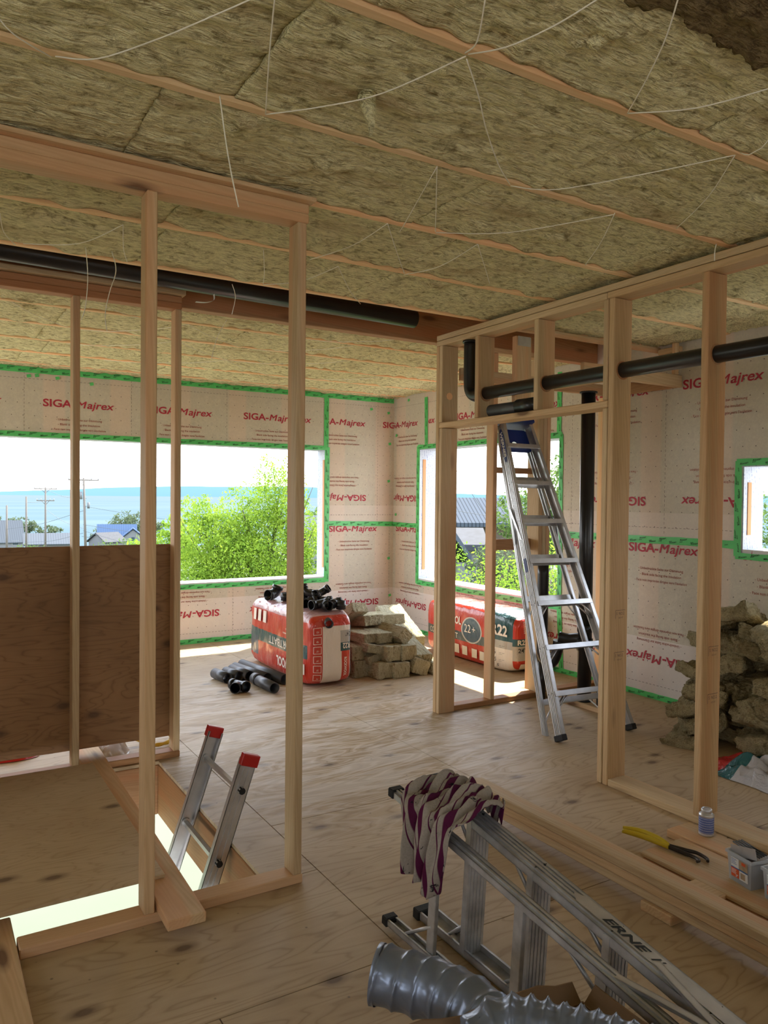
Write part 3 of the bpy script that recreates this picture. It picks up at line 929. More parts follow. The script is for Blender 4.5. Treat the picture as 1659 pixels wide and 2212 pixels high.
# dropped soffit frame in the right room
T = thing('soffit_frame', 'dropped wooden soffit frame hanging under the ceiling beyond the framed wall', 'frame', (4.2, 4.1, 2.41))
lumbox('rail', (3.9, 3.80, 2.41), (4.93, 3.838, 2.50), 0, parent=T)
lumbox('rail', (4.22, 3.84, 2.41), (4.258, 4.5, 2.50), 1, parent=T)
lumbox('rail', (4.89, 3.84, 2.41), (4.928, 4.5, 2.50), 1, 'lumber_red', parent=T)
lumbox('rail', (3.36, 4.0, 2.70), (4.93, 4.038, 2.738), 0, parent=T)
lumbox('rail', (4.89, 3.80, 2.68), (4.928, 4.0, 2.72), 1, parent=T)
lumbox('rail', (3.36, 4.47, 2.41), (4.88, 4.505, 2.50), 0, parent=T)
lumbox('hanger', (4.22, 3.80, 2.501), (4.258, 3.838, 2.74), 2, parent=T)
lumbox('hanger', (4.85, 3.80, 2.501), (4.888, 3.838, 2.74), 2, parent=T)
T = thing('hanging_post', 'short hanging post topped with a galvanised metal plate, above the door header', 'post', (3.49, 4.0, 2.14))
lumbox('post', (3.42, 3.95, 2.14), (3.56, 3.99, 2.648), 2, parent=T)
bm = bmesh.new(); box(bm, (3.435, 3.944, 2.585), (3.545, 3.949, 2.648)); mk('metal_plate', bm, 'alu', T)
bm = bmesh.new(); lm = setp(lumbox('offcut_block', (3.02, 4.42, 2.70), (3.36, 4.57, 2.725), 0), 'small flat plywood offcut resting on the end of the framed wall top plate', 'board') if False else None

# ================================================================== PIPES
def pobj(name, label, cat, pts, r, mat='abs', group=None, seg=20, open_=False):
    bm = bmesh.new()
    if open_: pipe(bm, pts[0], pts[-1], r)
    else: tube(bm, pts, r, seg)
    o = mk(name, bm, mat, smooth=False)
    return setp(o, label, cat, group)
o = pobj('drain_pipe', 'long black drain pipe in the open ceiling bay beside the bare beam', 'pipe', [(-2.4, 4.33, 2.83), (2.83, 4.29, 2.745)], .057, open_=True)
bm = bmesh.new()
st = smooth_path([(1.44, 4.25, 2.70), (1.43, 4.22, 2.66), (1.38, 4.2, 2.635), (1.32, 4.2, 2.63)], 5)
for a, b in zip(st, st[1:]):
    vs = [bm.verts.new(q) for q in (a + Vector((0, .012, 0)), a - Vector((0, .012, 0)), b - Vector((0, .012, 0)), b + Vector((0, .012, 0)), )]
    bm.faces.new(vs)
    vs2 = [bm.verts.new(v.co + Vector((0, 0, .0015))) for v in vs]; bm.faces.new(vs2[::-1])
setp(mk('hanger_strap', bm, 'white'), 'white perforated strap end dangling from the ceiling drain pipe', 'strap')
T = thing('drain_pipe', 'long black drain pipe running through the studs of the right framed wall', 'pipe', (3.28, 2.5, 2.26))
bm = bmesh.new(); tube(bm, [(3.28, .4, 2.255), (3.28, 4.11, 2.268)], .042, 24); mk('pipe', bm, 'abs', T)
for y in (4.086, 3.507, 2.913, 2.336, 1.742):
    bm = bmesh.new(); tube(bm, [(3.28, y - .004, 2.262), (3.28, y, 2.262)], .05, 24); mk('drilled_hole', bm, 'lumber_red', T)
bm = bmesh.new(); tube(bm, smooth_path([(3.28, 4.265, 2.64), (3.28, 4.265, 2.38), (3.28, 4.25, 2.30), (3.28, 4.2, 2.265), (3.28, 4.12, 2.262)], 6), .044, 20)
mk('elbow', bm, 'abs', T)
bm = bmesh.new(); tube(bm, [(3.28, 4.265, 2.635), (3.28, 4.265, 2.648)], .054, 20); mk('flange', bm, 'abs', T)
T = thing('pipe_offcut', 'black pipe offcut with a coupling lying on the door header', 'pipe', (3.28, 3.75, 2.1))
bm = bmesh.new(); tube(bm, [(3.27, 4.02, 2.142), (3.28, 3.56, 2.142)], .04, 20); mk('pipe', bm, 'abs_lt', T)
bm = bmesh.new(); tube(bm, [(3.275, 3.75, 2.145), (3.28, 3.55, 2.145)], .047, 20); mk('coupling', bm, 'abs', T)
T = thing('drain_stack', 'tall black drain stack standing behind the step ladder', 'pipe', (4.31, 4.15, 0))
bm = bmesh.new(); tube(bm, [(4.31, 4.15, .038), (4.31, 4.15, 2.36)], .052, 24); mk('pipe', bm, 'abs', T)
for z, r, h in ((.04, .066, .012), (2.355, .066, .012), (.42, .060, .09), (.56, .058, .05)):
    bm = bmesh.new(); tube(bm, [(4.31, 4.15, z), (4.31, 4.15, z + h)], r, 24); mk('collar', bm, 'abs', T)
bm = bmesh.new(); tube(bm, smooth_path([(4.31, 4.15, .50), (4.29, 4.21, .50), (4.26, 4.27, .49), (4.22, 4.33, .50)], 5), .042, 18); mk('side_branch', bm, 'abs', T)
T = thing('waste_pipe', 'black waste pipe with trap standing against the short wall post', 'pipe', (4.16, 4.42, 0))
bm = bmesh.new(); tube(bm, smooth_path([(4.14, 4.43, 1.05), (4.14, 4.43, .45), (4.14, 4.425, .36), (4.165, 4.40, .29), (4.20, 4.37, .31), (4.22, 4.345, .40), (4.222, 4.335, .47)], 6), .043, 20); mk('trap', bm, 'abs', T)
bm = bmesh.new(); tube(bm, [(4.14, 4.43, .30), (4.14, 4.43, .0)], .03, 16); mk('pipe', bm, 'abs', T)
pobj('pipe_stub', 'short black pipe stub rising from the floor plate beside the tall stack', 'pipe', [(4.30, 3.96, .038), (4.30, 3.96, .16)], .043, open_=True)

# ================================================================== LADDERS
def channel(bm, p0, p1, web, flange, out, thick=.003, ribs=3):
    """aluminium rail: web faces `out`, flanges point the other way"""
    p0, p1, out = Vector(p0), Vector(p1), Vector(out)
    z = (p1 - p0).normalized(); L = (p1 - p0).length
    x = (out - z * out.dot(z)).normalized(); y = z.cross(x)
    mt = Matrix((x, y, z)).transposed().to_4x4(); mt.translation = p0
    t = bmesh.new()
    box(t, (-thick, -web / 2, 0), (0, web / 2, L))
    for s_ in (-1, 1):
        a, b = sorted((s_ * web / 2, s_ * (web / 2 - thick)))
        box(t, (-flange, a, 0), (0, b, L))
        a, b = sorted((s_ * web / 2, s_ * (web / 2 - .008)))
        box(t, (-flange, a, 0), (-flange + thick, b, L))
    for k in range(ribs):
        c = (k + 1) / (ribs + 1) * web - web / 2
        box(t, (0, c - .0035, 0), (.005, c + .0035, L))
    merge(bm, t, mt)

def step_ladder(name, label, mat4, L, wb, wt, nsteps, db, dt, alu='alu', first=.3048, capc='bluep', cap=True, letter=True):
    """stands on its feet at local z=0, climbs towards +z, front faces -y; rear legs behind at +y (db at the foot, dt at the top)"""
    T = thing(name, label, 'step ladder', mat=mat4)
    def P(s_, z, back=0.0):
        k = z / L
        hw = (wb + (wt - wb) * k) / 2
        if back: hw -= .014
        return Vector((s_ * hw, back * (db + (dt - db) * k), z))
    def part(nm, bm, mt, smooth=False, lab=None):
        o = mk(nm, bm, mt, smooth=smooth); o.parent = T
        if lab: o['label'] = lab
        return o
    for s_ in (-1, 1):
        bm = bmesh.new(); channel(bm, P(s_, .02), P(s_, L - .06), .075, .028, (s_, 0, 0), ribs=4); part('front_rail', bm, alu)
        bm = bmesh.new(); channel(bm, P(s_, .02, 1), P(s_, L - .10, 1), .042, .022, (s_, 0, 0), ribs=2); part('rear_rail', bm, alu)
        bm = bmesh.new(); a = P(s_, 0); bevelbox(bm, (a.x - .034 if s_ > 0 else a.x - .006, -.045, -.004), (a.x + .006 if s_ > 0 else a.x + .034, .045, .035), .004); part('foot', bm, 'rubber')
        bm = bmesh.new(); a = P(s_, 0, 1); bevelbox(bm, (a.x - .028 if s_ > 0 else a.x - .005, a.y - .026, -.003), (a.x + .005 if s_ > 0 else a.x + .028, a.y + .026, .03), .004); part('foot', bm, 'rubber')
    for n in range(1, nsteps + 1):
        z = first * n
        a, b = P(-1, z), P(1, z)
        bm = bmesh.new()
        bevelbox(bm, (a.x + .003, -.040, z - .004), (b.x - .003, .038, z), .001)
        bevelbox(bm, (a.x + .003, -.0415, z - .034), (b.x - .003, -.038, z), .001)
        bevelbox(bm, (a.x + .003, .036, z - .026), (b.x - .003, .039, z), .001)
        for q in range(5): box(bm, (a.x + .004, -.032 + q * .014, z), (b.x - .004, -.028 + q * .014, z + .002))
        part('step', bm, alu)
        for s_ in (-1, 1):
            if n <= 3:
                p = P(s_, z - .13); q = Vector((p.x * .55, 0, z - .02))
                for y in (-.022, .022):
                    bm = bmesh.new(); tube(bm, [Vector((p.x - s_ * .004, y, p.z)), Vector((q.x, y, q.z))], .006, 8); part('step_brace', bm, alu)
            for y in (-.02, .02):
                bm = bmesh.new(); p = P(s_, z - .012); tube(bm, [Vector((p.x, y, p.z)), Vector((p.x + s_ * .005, y, p.z))], .005, 8); part('rivet', bm, 'rubber')
    for n in range(1, nsteps):
        if n % 2 == 0 and nsteps > 6 and n not in (4, 6): continue
        z = first * n + (.06 if n > 1 else -.04)
        a, b = P(-1, z, 1), P(1, z, 1)
        bm = bmesh.new(); bevelbox(bm, (a.x + .003, a.y - .008, z - .02), (b.x - .003, a.y + .008, z + .02), .002); part('rear_brace', bm, alu)
        if n == 1 or n == 3:
            for s_ in (-1, 1):
                bm = bmesh.new(); p = P(s_, z - .18 if n > 1 else z - .16, 1)
                tube(bm, [Vector((p.x, p.y, max(.03, p.z))), Vector((p.x * .5, p.y, z))], .006, 8)
                part('rear_strut', bm, alu)
    # spreaders
    zs = L * .58
    for s_ in (-1, 1):
        bm = bmesh.new()
        a = P(s_, zs); b = P(s_, zs, 1)
        m_ = (a + b) / 2 + Vector((0, 0, .26))
        for e in (a, b):
            e2 = Vector((e.x + s_ * .006, e.y, e.z)); mm = Vector((m_.x + s_ * .006, m_.y, m_.z))
            channel(bm, e2, mm, .022, .008, (s_, 0, 0), ribs=0)
        part('spreader', bm, 'alu')
    if cap:
        a, b = P(-1, L), P(1, L)
        bm = bmesh.new(); bevelbox(bm, (a.x - .02, -.055, L - .05), (b.x + .02, dt + .05, L), .006, 2); part('top_cap', bm, capc, lab='blue plastic top cap')
        bm = bmesh.new()
        za, zb_ = L - .27, L - .08
        pa, pb = P(-1, za), P(1, za)
        rings = 18
        # tool shelf panel with a round hole
        cx_, cz_, r_ = -.02, (za + zb_) / 2 - .03, .026
        ins = []; outs = []
        for k in range(rings * 2):
            an = 2 * PI * k / (rings * 2)
            dx, dz = math.cos(an), math.sin(an)
            ins.append((cx_ + r_ * dx, cz_ + r_ * dz))
            sc = min(((pb.x - .035 - cx_) / dx if dx > 0 else (pa.x + .035 - cx_) / dx) if abs(dx) > 1e-6 else 9, ((zb_ - cz_) / dz if dz > 0 else (za - cz_) / dz) if abs(dz) > 1e-6 else 9)
            outs.append((cx_ + sc * dx, cz_ + sc * dz))
        for y0 in (.03, .036):
            vi = [bm.verts.new((x, y0, z)) for x, z in ins]; vo = [bm.verts.new((x, y0, z)) for x, z in outs]
            for k in range(len(vi)):
                j = (k + 1) % len(vi); bm.faces.new((vi[k], vi[j], vo[j], vo[k]))
        part('tool_panel', bm, capc, lab='dark blue panel with a round hole')
    if letter:
        a = P(-1, L - .12)
        bm = bmesh.new()
        x0 = a.x - .004
        k_ = (wt - wb) / 2 / L
        def fl(u, v): return Vector((-(wb + (wt - wb) * (L - .12 - u) / L) / 2 - .0068, -v, L - .12 - u))
        vs = []
        for q in range(20):
            an = 2 * PI * q / 20; vs.append(bm.verts.new(fl(.12 + .14 * math.cos(an), .028 * math.sin(an))))
        f = bm.faces.new(vs)
        stamp(bm, 'WERNER', lambda u, v: fl(u, v) + Vector((-.0015, 0, 0)), .01, -.014, .21, .03, 1, bold=.03, shear=.2)
        part('nameplate', bm, ['bluep', 'white'], lab='dark blue oval label with white lettering')
        bm = bmesh.new()
        zz = L * .5
        vs = [bm.verts.new(Vector((-(wb + (wt - wb) * z_ / L) / 2 - .0068, y_, z_))) for y_, z_ in ((-.012, zz - .05), (.012, zz - .05), (.016, zz), (.012, zz + .05), (-.012, zz + .05), (-.016, zz))]
        bm.faces.new(vs); part('sticker', bm, 'bluep', lab='small dark blue sticker')
    return T

def frame(o, xd, zd):
    z = Vector(zd).normalized(); x = Vector(xd); x = (x - z * x.dot(z)).normalized(); y = z.cross(x)
    mt = Matrix((x, y, z)).transposed().to_4x4(); mt.translation = Vector(o); return mt

foot = Vector((3.815, 3.555, .014)); top = Vector((3.905, 4.515, 2.13))
step_ladder('step_ladder', 'tall aluminium step ladder with blue top leaning folded through the door opening', frame(foot, (.61, -.04, 0), top - foot), 2.37, .625, .27, 7, .17, .05, 'alu')
foot = Vector((1.62, 2.335, .268)); top = Vector((1.605, .60, .14))
LY = step_ladder('step_ladder', 'weathered aluminium step ladder lying on its side in the foreground, rag on its feet', frame(foot, (0, 0, 1), top - foot), 1.75, .53, .27, 5, .155, .10, 'alu_old', letter=False)
# worn lettering on its upper rail
bm = bmesh.new()
def fly(u, v):
    zz = .86 + u
    return Vector(((.53 + (.27 - .53) * zz / 1.75) / 2 + .0068, v, zz))
vs = [bm.verts.new(fly(*q)) for q in ((-.09, -.02), (.42, -.02), (.44, .0), (.42, .02), (-.09, .02), (-.12, 0))]
bm.faces.new(vs)
stamp(bm, 'ERNE', lambda u, v: fly(u, -v) + Vector((.001, 0, 0)), .0, -.012, .15, .026, 1, bold=.03, shear=.3)
stamp(bm, "I' -", lambda u, v: fly(u, -v) + Vector((.001, 0, 0)), .165, -.012, .06, .026, 1, bold=.0, shear=.3)
o = mk('nameplate', bm, ['alu', 'ink']); o.parent = LY; o['label'] = 'worn pale label with black letters'

# extension ladder in the stair opening
T = thing('extension_ladder', 'aluminium ladder with red end caps rising out of the stair opening', 'ladder', (1.2, 3.5, 0))
d = Vector((1, 0, 2.95)).normalized()
sidey = Vector((0, 1, 0))
topz = .40
for y in (3.755, 3.27):
    base = Vector((1.165, y, 0))
    p1 = base + d * ((topz - .035) / d.z); p0 = base + d * (-2.7 / d.z)
    bm = bmesh.new(); channel(bm, p0, p1, .078, .028, (0, -1 if y < 3.5 else 1, 0), ribs=2)
    if y > 3.5:
        bm.free(); bm = bmesh.new(); channel(bm, p0, p1, .078, .028, (0, 1, 0), ribs=2)
    mk('rail', bm, 'alu', T)
    bm = bmesh.new()
    c = p1
    mt = frame(c - d * .03, (d.cross(sidey)), d); t = bmesh.new(); bevelbox(t, (-.042, -.018, 0), (.042, .018, .055), .006, 2)
    merge(bm, t, mt); mk('end_cap', bm, 'redp', T)['label'] = 'red plastic end cap'
for zz in (.235, -.07, -.375, -.68, -.985):
    q = Vector((1.165, 0, 0)) + d * (zz / d.z)
    bm = bmesh.new(); mt = frame((q.x, 3.245, q.z), (1, 0, 0), (0, 1, 0))
    t = bmesh.new()
    tube(t, [(0, 0, 0), (0, 0, .535)], .016, 6, smooth=False)
    merge(bm, t, mt); mk('rung', bm, 'alu', T)
    for y in (3.272, 3.74):
        bm = bmesh.new(); tube(bm, [(q.x, y, q.z), (q.x, y + .012, q.z)], .024, 16); mk('rung_collar', bm, 'alu', T)
    bm = bmesh.new(); tube(bm, [(q.x, 3.2435, q.z), (q.x, 3.2685, q.z)], .015, 12); mk('rung_socket', bm, 'rubber', T)

# ================================================================== boards near the opening
bm = bmesh.new(); t = bmesh.new(); bevelbox(t, (0, 0, 0), (1.24, 1.44, .0125), .001); merge(bm, t, Matrix.Rotation(0, 4, 'Z'))
o = mk('plywood_sheet', bm, 'ply', loc=(-.42, 2.955, .078)); setp(o, 'loose plywood sheet lying over the stair opening at the left edge', 'plywood')
setp(lum('plank', (.812, 2.64, .058), (.845, 4.75, .058), .138, .038, (1, 0, 0)), 'loose plank lying from plate to plate along the stair opening, knot at its near end', 'board')
setp(lumbox('plank', (.04, 1.6, .0), (.285, 3.03, .038), 1), 'plank lying flat at the lower left corner', 'board')
# lumber stack
for k_, (z, x0, x1, y0, y1) in enumerate([(.038, 2.366, 2.452, .6, 2.95), (.0765, 2.358, 2.446, .55, 3.02), (.115, 2.352, 2.442, .7, 3.04)]):
    setp(lumbox('stud_board', (x0, y0, z), (x1, y1, z + .036), 1, 'lumber', bev=.005), ('bottom', 'middle', 'top')[k_] + ' board of the long lumber stack beside the lying ladder', 'board')
setp(lumbox('spacer_block', (2.352, 1.82, 0), (2.75, 1.962, .0375), 0), 'cut lumber block under the long lumber stack, end grain showing', 'block')
setp(lumbox('spacer_block', (2.36, .8, 0), (2.75, .94, .0375), 0), 'cut block under the near end of the lumber stack, out of sight', 'block')
for k_ in range(2):
    setp(lumbox('board_strip', (2.66 + .012 * k_, .7, .001 + k_ * .0195), (2.945, 2.22 + .015 * k_, .0195 + k_ * .0195), 1, 'lumber' if k_ else 'lumber_red'), ('lower' if k_ == 0 else 'upper') + ' wide flat board carrying the pliers and the clear tubs', 'board')
setp(lumbox('plank', (2.965, .7, 0), (3.125, 2.33, .038), 1), 'short wide plank beside the wall plate with the small can on it', 'board')

# ================================================================== small objects on the right
T = thing('glue_can', 'small round can with blue label standing on the plank', 'can', (3.075, 2.20, .038))
def at(p): return Vector(p) + T.location
def lathe(prof, seg=28, c=(0, 0, 0)):
    bm = bmesh.new(); rings = []
    for r, z in prof:
        rings.append([bm.verts.new((c[0] + r * math.cos(2 * PI * k / seg), c[1] + r * math.sin(2 * PI * k / seg), c[2] + z)) for k in range(seg)])
    for a, b in zip(rings, rings[1:]):
        for k in range(seg):
            bm.faces.new((a[k], a[(k + 1) % seg], b[(k + 1) % seg], b[k])).smooth = True
    bm.faces.new(rings[0]); bm.faces.new(rings[-1])
    return bm
mk('body', lathe([(.031, 0), (.033, .002), (.033, .006), (.0325, .008), (.0325, .088), (.0335, .09), (.0335, .094), (.026, .098), (.024, .103)]), 'alu', T, loc=T.location)
mk('cap', lathe([(.023, .1), (.024, .101), (.024, .116), (.022, .119), (.018, .118), (.017, .116)]), 'alu', T, loc=T.location)
m, g = newmat('can_label')
p = g.n('SeparateXYZ', {0: g.n('TexCoord').outputs['Object']})
ln = g.m('PINGPONG', g.m('MULTIPLY', p.outputs[2], 95), .5)
tx = g.noise(g.coord(scale=(30, 30, 200)), 6, 2)
f = g.m('MULTIPLY', g.m('GREATER_THAN', ln, .3), g.m('GREATER_THAN', tx, .42))
g.out(g.mix(g.m('MULTIPLY', f, .6), (.09, .13, .34), (.5, .53, .65)), .4)
M['canlabel'] = m
mk('label', lathe([(.0329, .012), (.0331, .013), (.0331, .083), (.0329, .084)]), 'canlabel', T, loc=T.location)

# adjustable pliers
T = thing('pliers', 'yellow handled slip joint pliers lying on the wide flat board', 'pliers', (2.77, 2.25, .04))
for off, lift in ((0, 0), (.022, .008)):
    bm = bmesh.new()
    pts = smooth_path([(2.745 + off * .4, 2.395 + off * .3, .052 + lift), (2.775 + off, 2.32 + off, .052 + lift), (2.785 + off * .8, 2.24, .054 + lift), (2.79 + off * .2, 2.175, .054)], 6)
    tube(bm, pts, .011, 10, radii=[.010 + .003 * math.sin(PI * i / len(pts)) for i in range(len(pts))]); mk('handle', bm, flat('yellow_grip', (.55, .4, .02), .35) if 'yg' not in M else 'yg', T)
for j, pl in enumerate(([(2.79, 2.18, .054), (2.80, 2.12, .052), (2.81, 2.07, .05), (2.80, 2.035, .05), (2.785, 2.035, .05)], [(2.795, 2.18, .056), (2.825, 2.12, .055), (2.85, 2.08, .052), (2.845, 2.03, .05), (2.83, 2.015, .048)])):
    bm = bmesh.new(); pts = smooth_path(pl, 5)
    tube(bm, pts, .009, 8, radii=[.010 - .004 * i / len(pts) for i in range(len(pts))]); mk('jaw', bm, flat('dark_steel', (.06, .05, .045), .45, .8), T)

# clear tubs of fasteners
def clear():
    m, g = newmat('clear_plastic')
    gl = g.n('BsdfTransparent', {0: (.86, .88, .9, 1)}); di = g.n('BsdfPrincipled', {'Base Color': (.75, .77, .8, 1), 'Roughness': .2})
    mx = g.n('MixShader', {0: .3, 1: gl.outputs[0], 2: di.outputs[0]}); g.n('OutputMaterial', {0: mx.outputs[0]})
    return m
M['clear'] = clear()
M['nails'] = flat('dark_fasteners', (.06, .045, .04), .5, .3, bump=1.0, bscale=220, var=.7, vscale=160)
M['orange'] = flat('orange_label', (.62, .09, .02), .45)
M['lbl_blue'] = flat('blue_label', (.03, .12, .33), .45)
M['tan'] = flat('tan_print', (.45, .33, .2), .5, var=.4, vscale=30)
def tub(label, cx_, cy_, z0, rot, big=True, extra=True):
    mt = Matrix.Translation((cx_, cy_, z0)) @ Matrix.Rotation(rot, 4, 'Z')
    T = thing('fastener_tub', label, 'tub', mat=mt)
    a, b, h = (.05, .062, .115)
    def pt(nm, bm, mat, lab=None):
        o = mk(nm, bm, mat); o.parent = T
        if lab: o['label'] = lab
        return o
    def taper(z): return .88 + .12 * z / h
    bm = bmesh.new()
    for (s0, off) in ((1.0, 0), (.965, .003)):
        lo = [bm.verts.new((x * a * s0 * .88, y * b * s0 * .88, off)) for x, y in ((-1, -1), (1, -1), (1, 1), (-1, 1))]
        hi = [bm.verts.new((x * a * s0, y * b * s0, h)) for x, y in ((-1, -1), (1, -1), (1, 1), (-1, 1))]
        bm.faces.new(lo)
        for k in range(4): bm.faces.new((lo[k], lo[(k + 1) % 4], hi[(k + 1) % 4], hi[k]))
    pt('body', bm, 'clear')
    bm = bmesh.new()
    for x0, x1, y0, y1 in ((-a - .006, a + .006, -b - .006, -b + .001), (-a - .006, a + .006, b - .001, b + .006), (-a - .006, -a + .001, -b, b), (a - .001, a + .006, -b, b)):
        bevelbox(bm, (x0, y0, h - .01), (x1, y1, h + .003), .001)
    pt('rim', bm, 'clear')
    bm = bmesh.new(); t = batt_mesh(.1, .075, .075, 3.3, .008, .004); merge(bm, t, Matrix.Translation((0, 0, .045)) @ Matrix.Rotation(PI / 2, 4, 'Z')); pt('fasteners', bm, 'nails')
    # printed label on the side facing the room (local -x) and front (-y)
    bm = bmesh.new()
    e = .0015
    def fl(u, v): return Vector((-a * taper(v) - e, -u, v))
    def q(u0, u1, v0, v1, mi, o_=0):
        vs = [bm.verts.new(fl(*c) + Vector((-o_, 0, 0))) for c in ((u0, v0), (u1, v0), (u1, v1), (u0, v1))]; bm.faces.new(vs).material_index = mi
    q(-.042, -.002, .060, .098, 0); q(-.042, -.002, .02, .056, 1); q(-.042, .042, .056, .060, 2, .0003); q(.0, .042, .062, .098, 3); q(.0, .042, .02, .056, 0)
    q(.012, .032, .082, .094, 1, .0005); q(.006, .03, .026, .05, 3, .0005)
    stamp(bm, 'DECK SCREWS', lambda u, v: fl(u, v) + Vector((-.001, 0, 0)), -.039, .088, .03, .004, 2) if False else None
    stamp(bm, '3"', lambda u, v: fl(u, v) + Vector((-.001, 0, 0)), -.018, .024, .012, .01, 0, bold=.03)
    for k in range(4): q(-.039, -.014 - .003 * (k % 2), .045 - k * .005 + .004, .046 - k * .005 + .005, 0, .0006)
    for k in range(4): q(-.039, -.012 - .004 * (k % 3), .072 + k * .006, .074 + k * .006, 2, .0006)
    pt('label', bm, ['white', 'orange', 'lbl_blue', 'tan'], 'white, orange and blue printed label')
    if extra:
        bm = bmesh.new(); mt2 = Matrix.Translation((-.03, .0, h - .01)) @ Matrix.Rotation(.15, 4, 'Z') @ Matrix.Rotation(-.2, 4, 'X')
        t = bmesh.new(); pts = [(-.0, -.06), (.0, .06), (0, .07)]
        box(t, (-.001, -.062, 0), (.001, .05, .042)); merge(bm, t, mt2)
        pt('metal_card', bm, 'alu')
        for k in range(4):
            bm = bmesh.new(); tube(bm, [(-.012 + k * .014, -.065 + k * .003, h + .014), (-.012 + k * .014, .07, h + .022)], .0035, 8)
            pt('blade_stick', bm, 'abs')
    return T
tub('clear tub of dark fasteners with orange and white label, black sticks on top', 2.83, 1.83, .0395, -.2)
tub('second clear tub with orange label cut by the right edge', 2.81, 1.665, .0395, -.2, extra=False)

# ================================================================== FOREGROUND
# cardboard box
m, g = newmat('cardboard'); v = g.n('TexCoord').outputs['Object']
g.out(g.mix(g.noise(v, 6, 3), (.27, .17, .10), (.2, .125, .07)), .8, normal=g.bump(g.n('TexWave', {'Vector': v, 'Scale': 60}).outputs[1], .06, .002)); M['card'] = m
bx_ = Vector((1.10, .98, 0)); mt = Matrix.Translation(bx_) @ Matrix.Rotation(-.12, 4, 'Z')
T = thing('cardboard_box', 'open cardboard box behind the silver ducts', 'box', mat=mt)
bm = bmesh.new()
for lo, hi in (((-.28, -.42, 0), (.28, .42, .006)), ((-.28, .414, 0), (.28, .42, .30)), ((-.28, -.42, 0), (.28, -.414, .30)), ((.274, -.414, 0), (.28, .414, .30)), ((-.28, -.414, 0), (-.274, .414, .30))): box(bm, lo, hi)
o = mk('body', bm, 'card'); o.parent = T
for (a, b, r_) in (((-.27, .417, .3), (.27, .417, .3), (0, .03, .04)), ((.277, -.41, .3), (.277, .41, .3), (.03, 0, .045))):
    bm = bmesh.new(); n_ = 10; prev = None
    for k in range(n_ + 1):
        p = Vector(a).lerp(Vector(b), k / n_); w_ = .012 * nz(p, 9, 2)
        q = p + Vector(r_) * 1.1 + Vector((w_, w_, w_))
        cur = [bm.verts.new(p), bm.verts.new(q), bm.verts.new(q + Vector((.004, .004, 0))), bm.verts.new(p + Vector((.004, .004, 0)))]
        if prev:
            for z in range(4): bm.faces.new((prev[z], prev[(z + 1) % 4], cur[(z + 1) % 4], cur[z]))
        prev = cur
    o = mk('flap', bm, 'card'); o.parent = T

# silver flexible ducts
M['duct'] = flat('silver_duct_foil', (.19, .225, .30), .34, .5, spec=.6, bump=.45, bscale=14)
M['duct_in'] = flat('duct_inner', (.09, .11, .15), .5)
def duct(label, path, r, pitch, depth, seed, crumple, name='flexible_duct'):
    pts = smooth_path(path, 10)
    # resample
    L = [0]
    for a, b in zip(pts, pts[1:]): L.append(L[-1] + (b - a).length)
    n = int(L[-1] / .004)
    out = []; j = 0
    for i in range(n + 1):
        s_ = L[-1] * i / n
        while j < len(L) - 2 and L[j + 1] < s_: j += 1
        out.append(pts[j].lerp(pts[j + 1], (s_ - L[j]) / max(1e-6, L[j + 1] - L[j])))
    def rad(i):
        s_ = i * .004
        def q(an, _):
            ph = (s_ / pitch + an / (2 * PI)) % 1.0
            ridge = (1 - min(ph, 1 - ph) * 2) ** 5
            p = Vector((math.cos(an) * 1.2, math.sin(an) * 1.2, s_ * 9))
            fold = noise.noise(Vector((p.x * 1.5 + seed, p.y * 1.5, s_ * 22)))
            sag = -depth * (math.sin(PI * min(ph, 1 - ph) * 2 / 2 * 1.0)) ** 1.0
            k2 = noise.noise(Vector((p.x * 3.5 + seed, p.y * 3.5, s_ * 40)))
            return r + ridge * .004 + sag * (1 + crumple * fold) + crumple * .007 * fold + crumple * .004 * k2
        return q
    T = thing(name, label, 'duct', out[0])
    bm = bmesh.new(); tube(bm, out, r, 64, False, radii=[rad(i) for i in range(len(out))])
    mk('sleeve', bm, 'duct', T)
    bm = bmesh.new(); tube(bm, out[:max(12, len(out) // 4)], r * .86, 32, False); mk('lining', bm, 'duct_in', T)
    bm = bmesh.new(); rr = tube(bm, [out[0], out[0] + (out[1] - out[0]).normalized() * .012], r * 1.02, 48, False); 
    rr2 = tube(bm, [out[0], out[0] + (out[1] - out[0]).normalized() * .012], r * .84, 48, False)
    for e in (0,):
        for k in range(48): bm.faces.new((rr[e][k], rr[e][(k + 1) % 48], rr2[e][(k + 1) % 48], rr2[e][k]))
    mk('collar', bm, 'duct', T)
    return T
duct('smooth silver flexible duct with its open end at the left, under the crumpled one', [(1.045, 1.735, .29), (1.11, 1.66, .285), (1.165, 1.56, .285), (1.19, 1.43, .28), (1.16, 1.25, .25), (1.05, 1.05, .22)], .074, .062, .003, 1, .45)
duct('crumpled silver flexible duct running along the bottom edge to the right', [(1.0, 1.27, .26), (1.045, 1.31, .315), (1.12, 1.315, .365), (1.22, 1.22, .37), (1.31, 1.10, .37), (1.37, .97, .37), (1.40, .82, .36), (1.4, .6, .33)], .067, .036, .007, 7, 1.15)

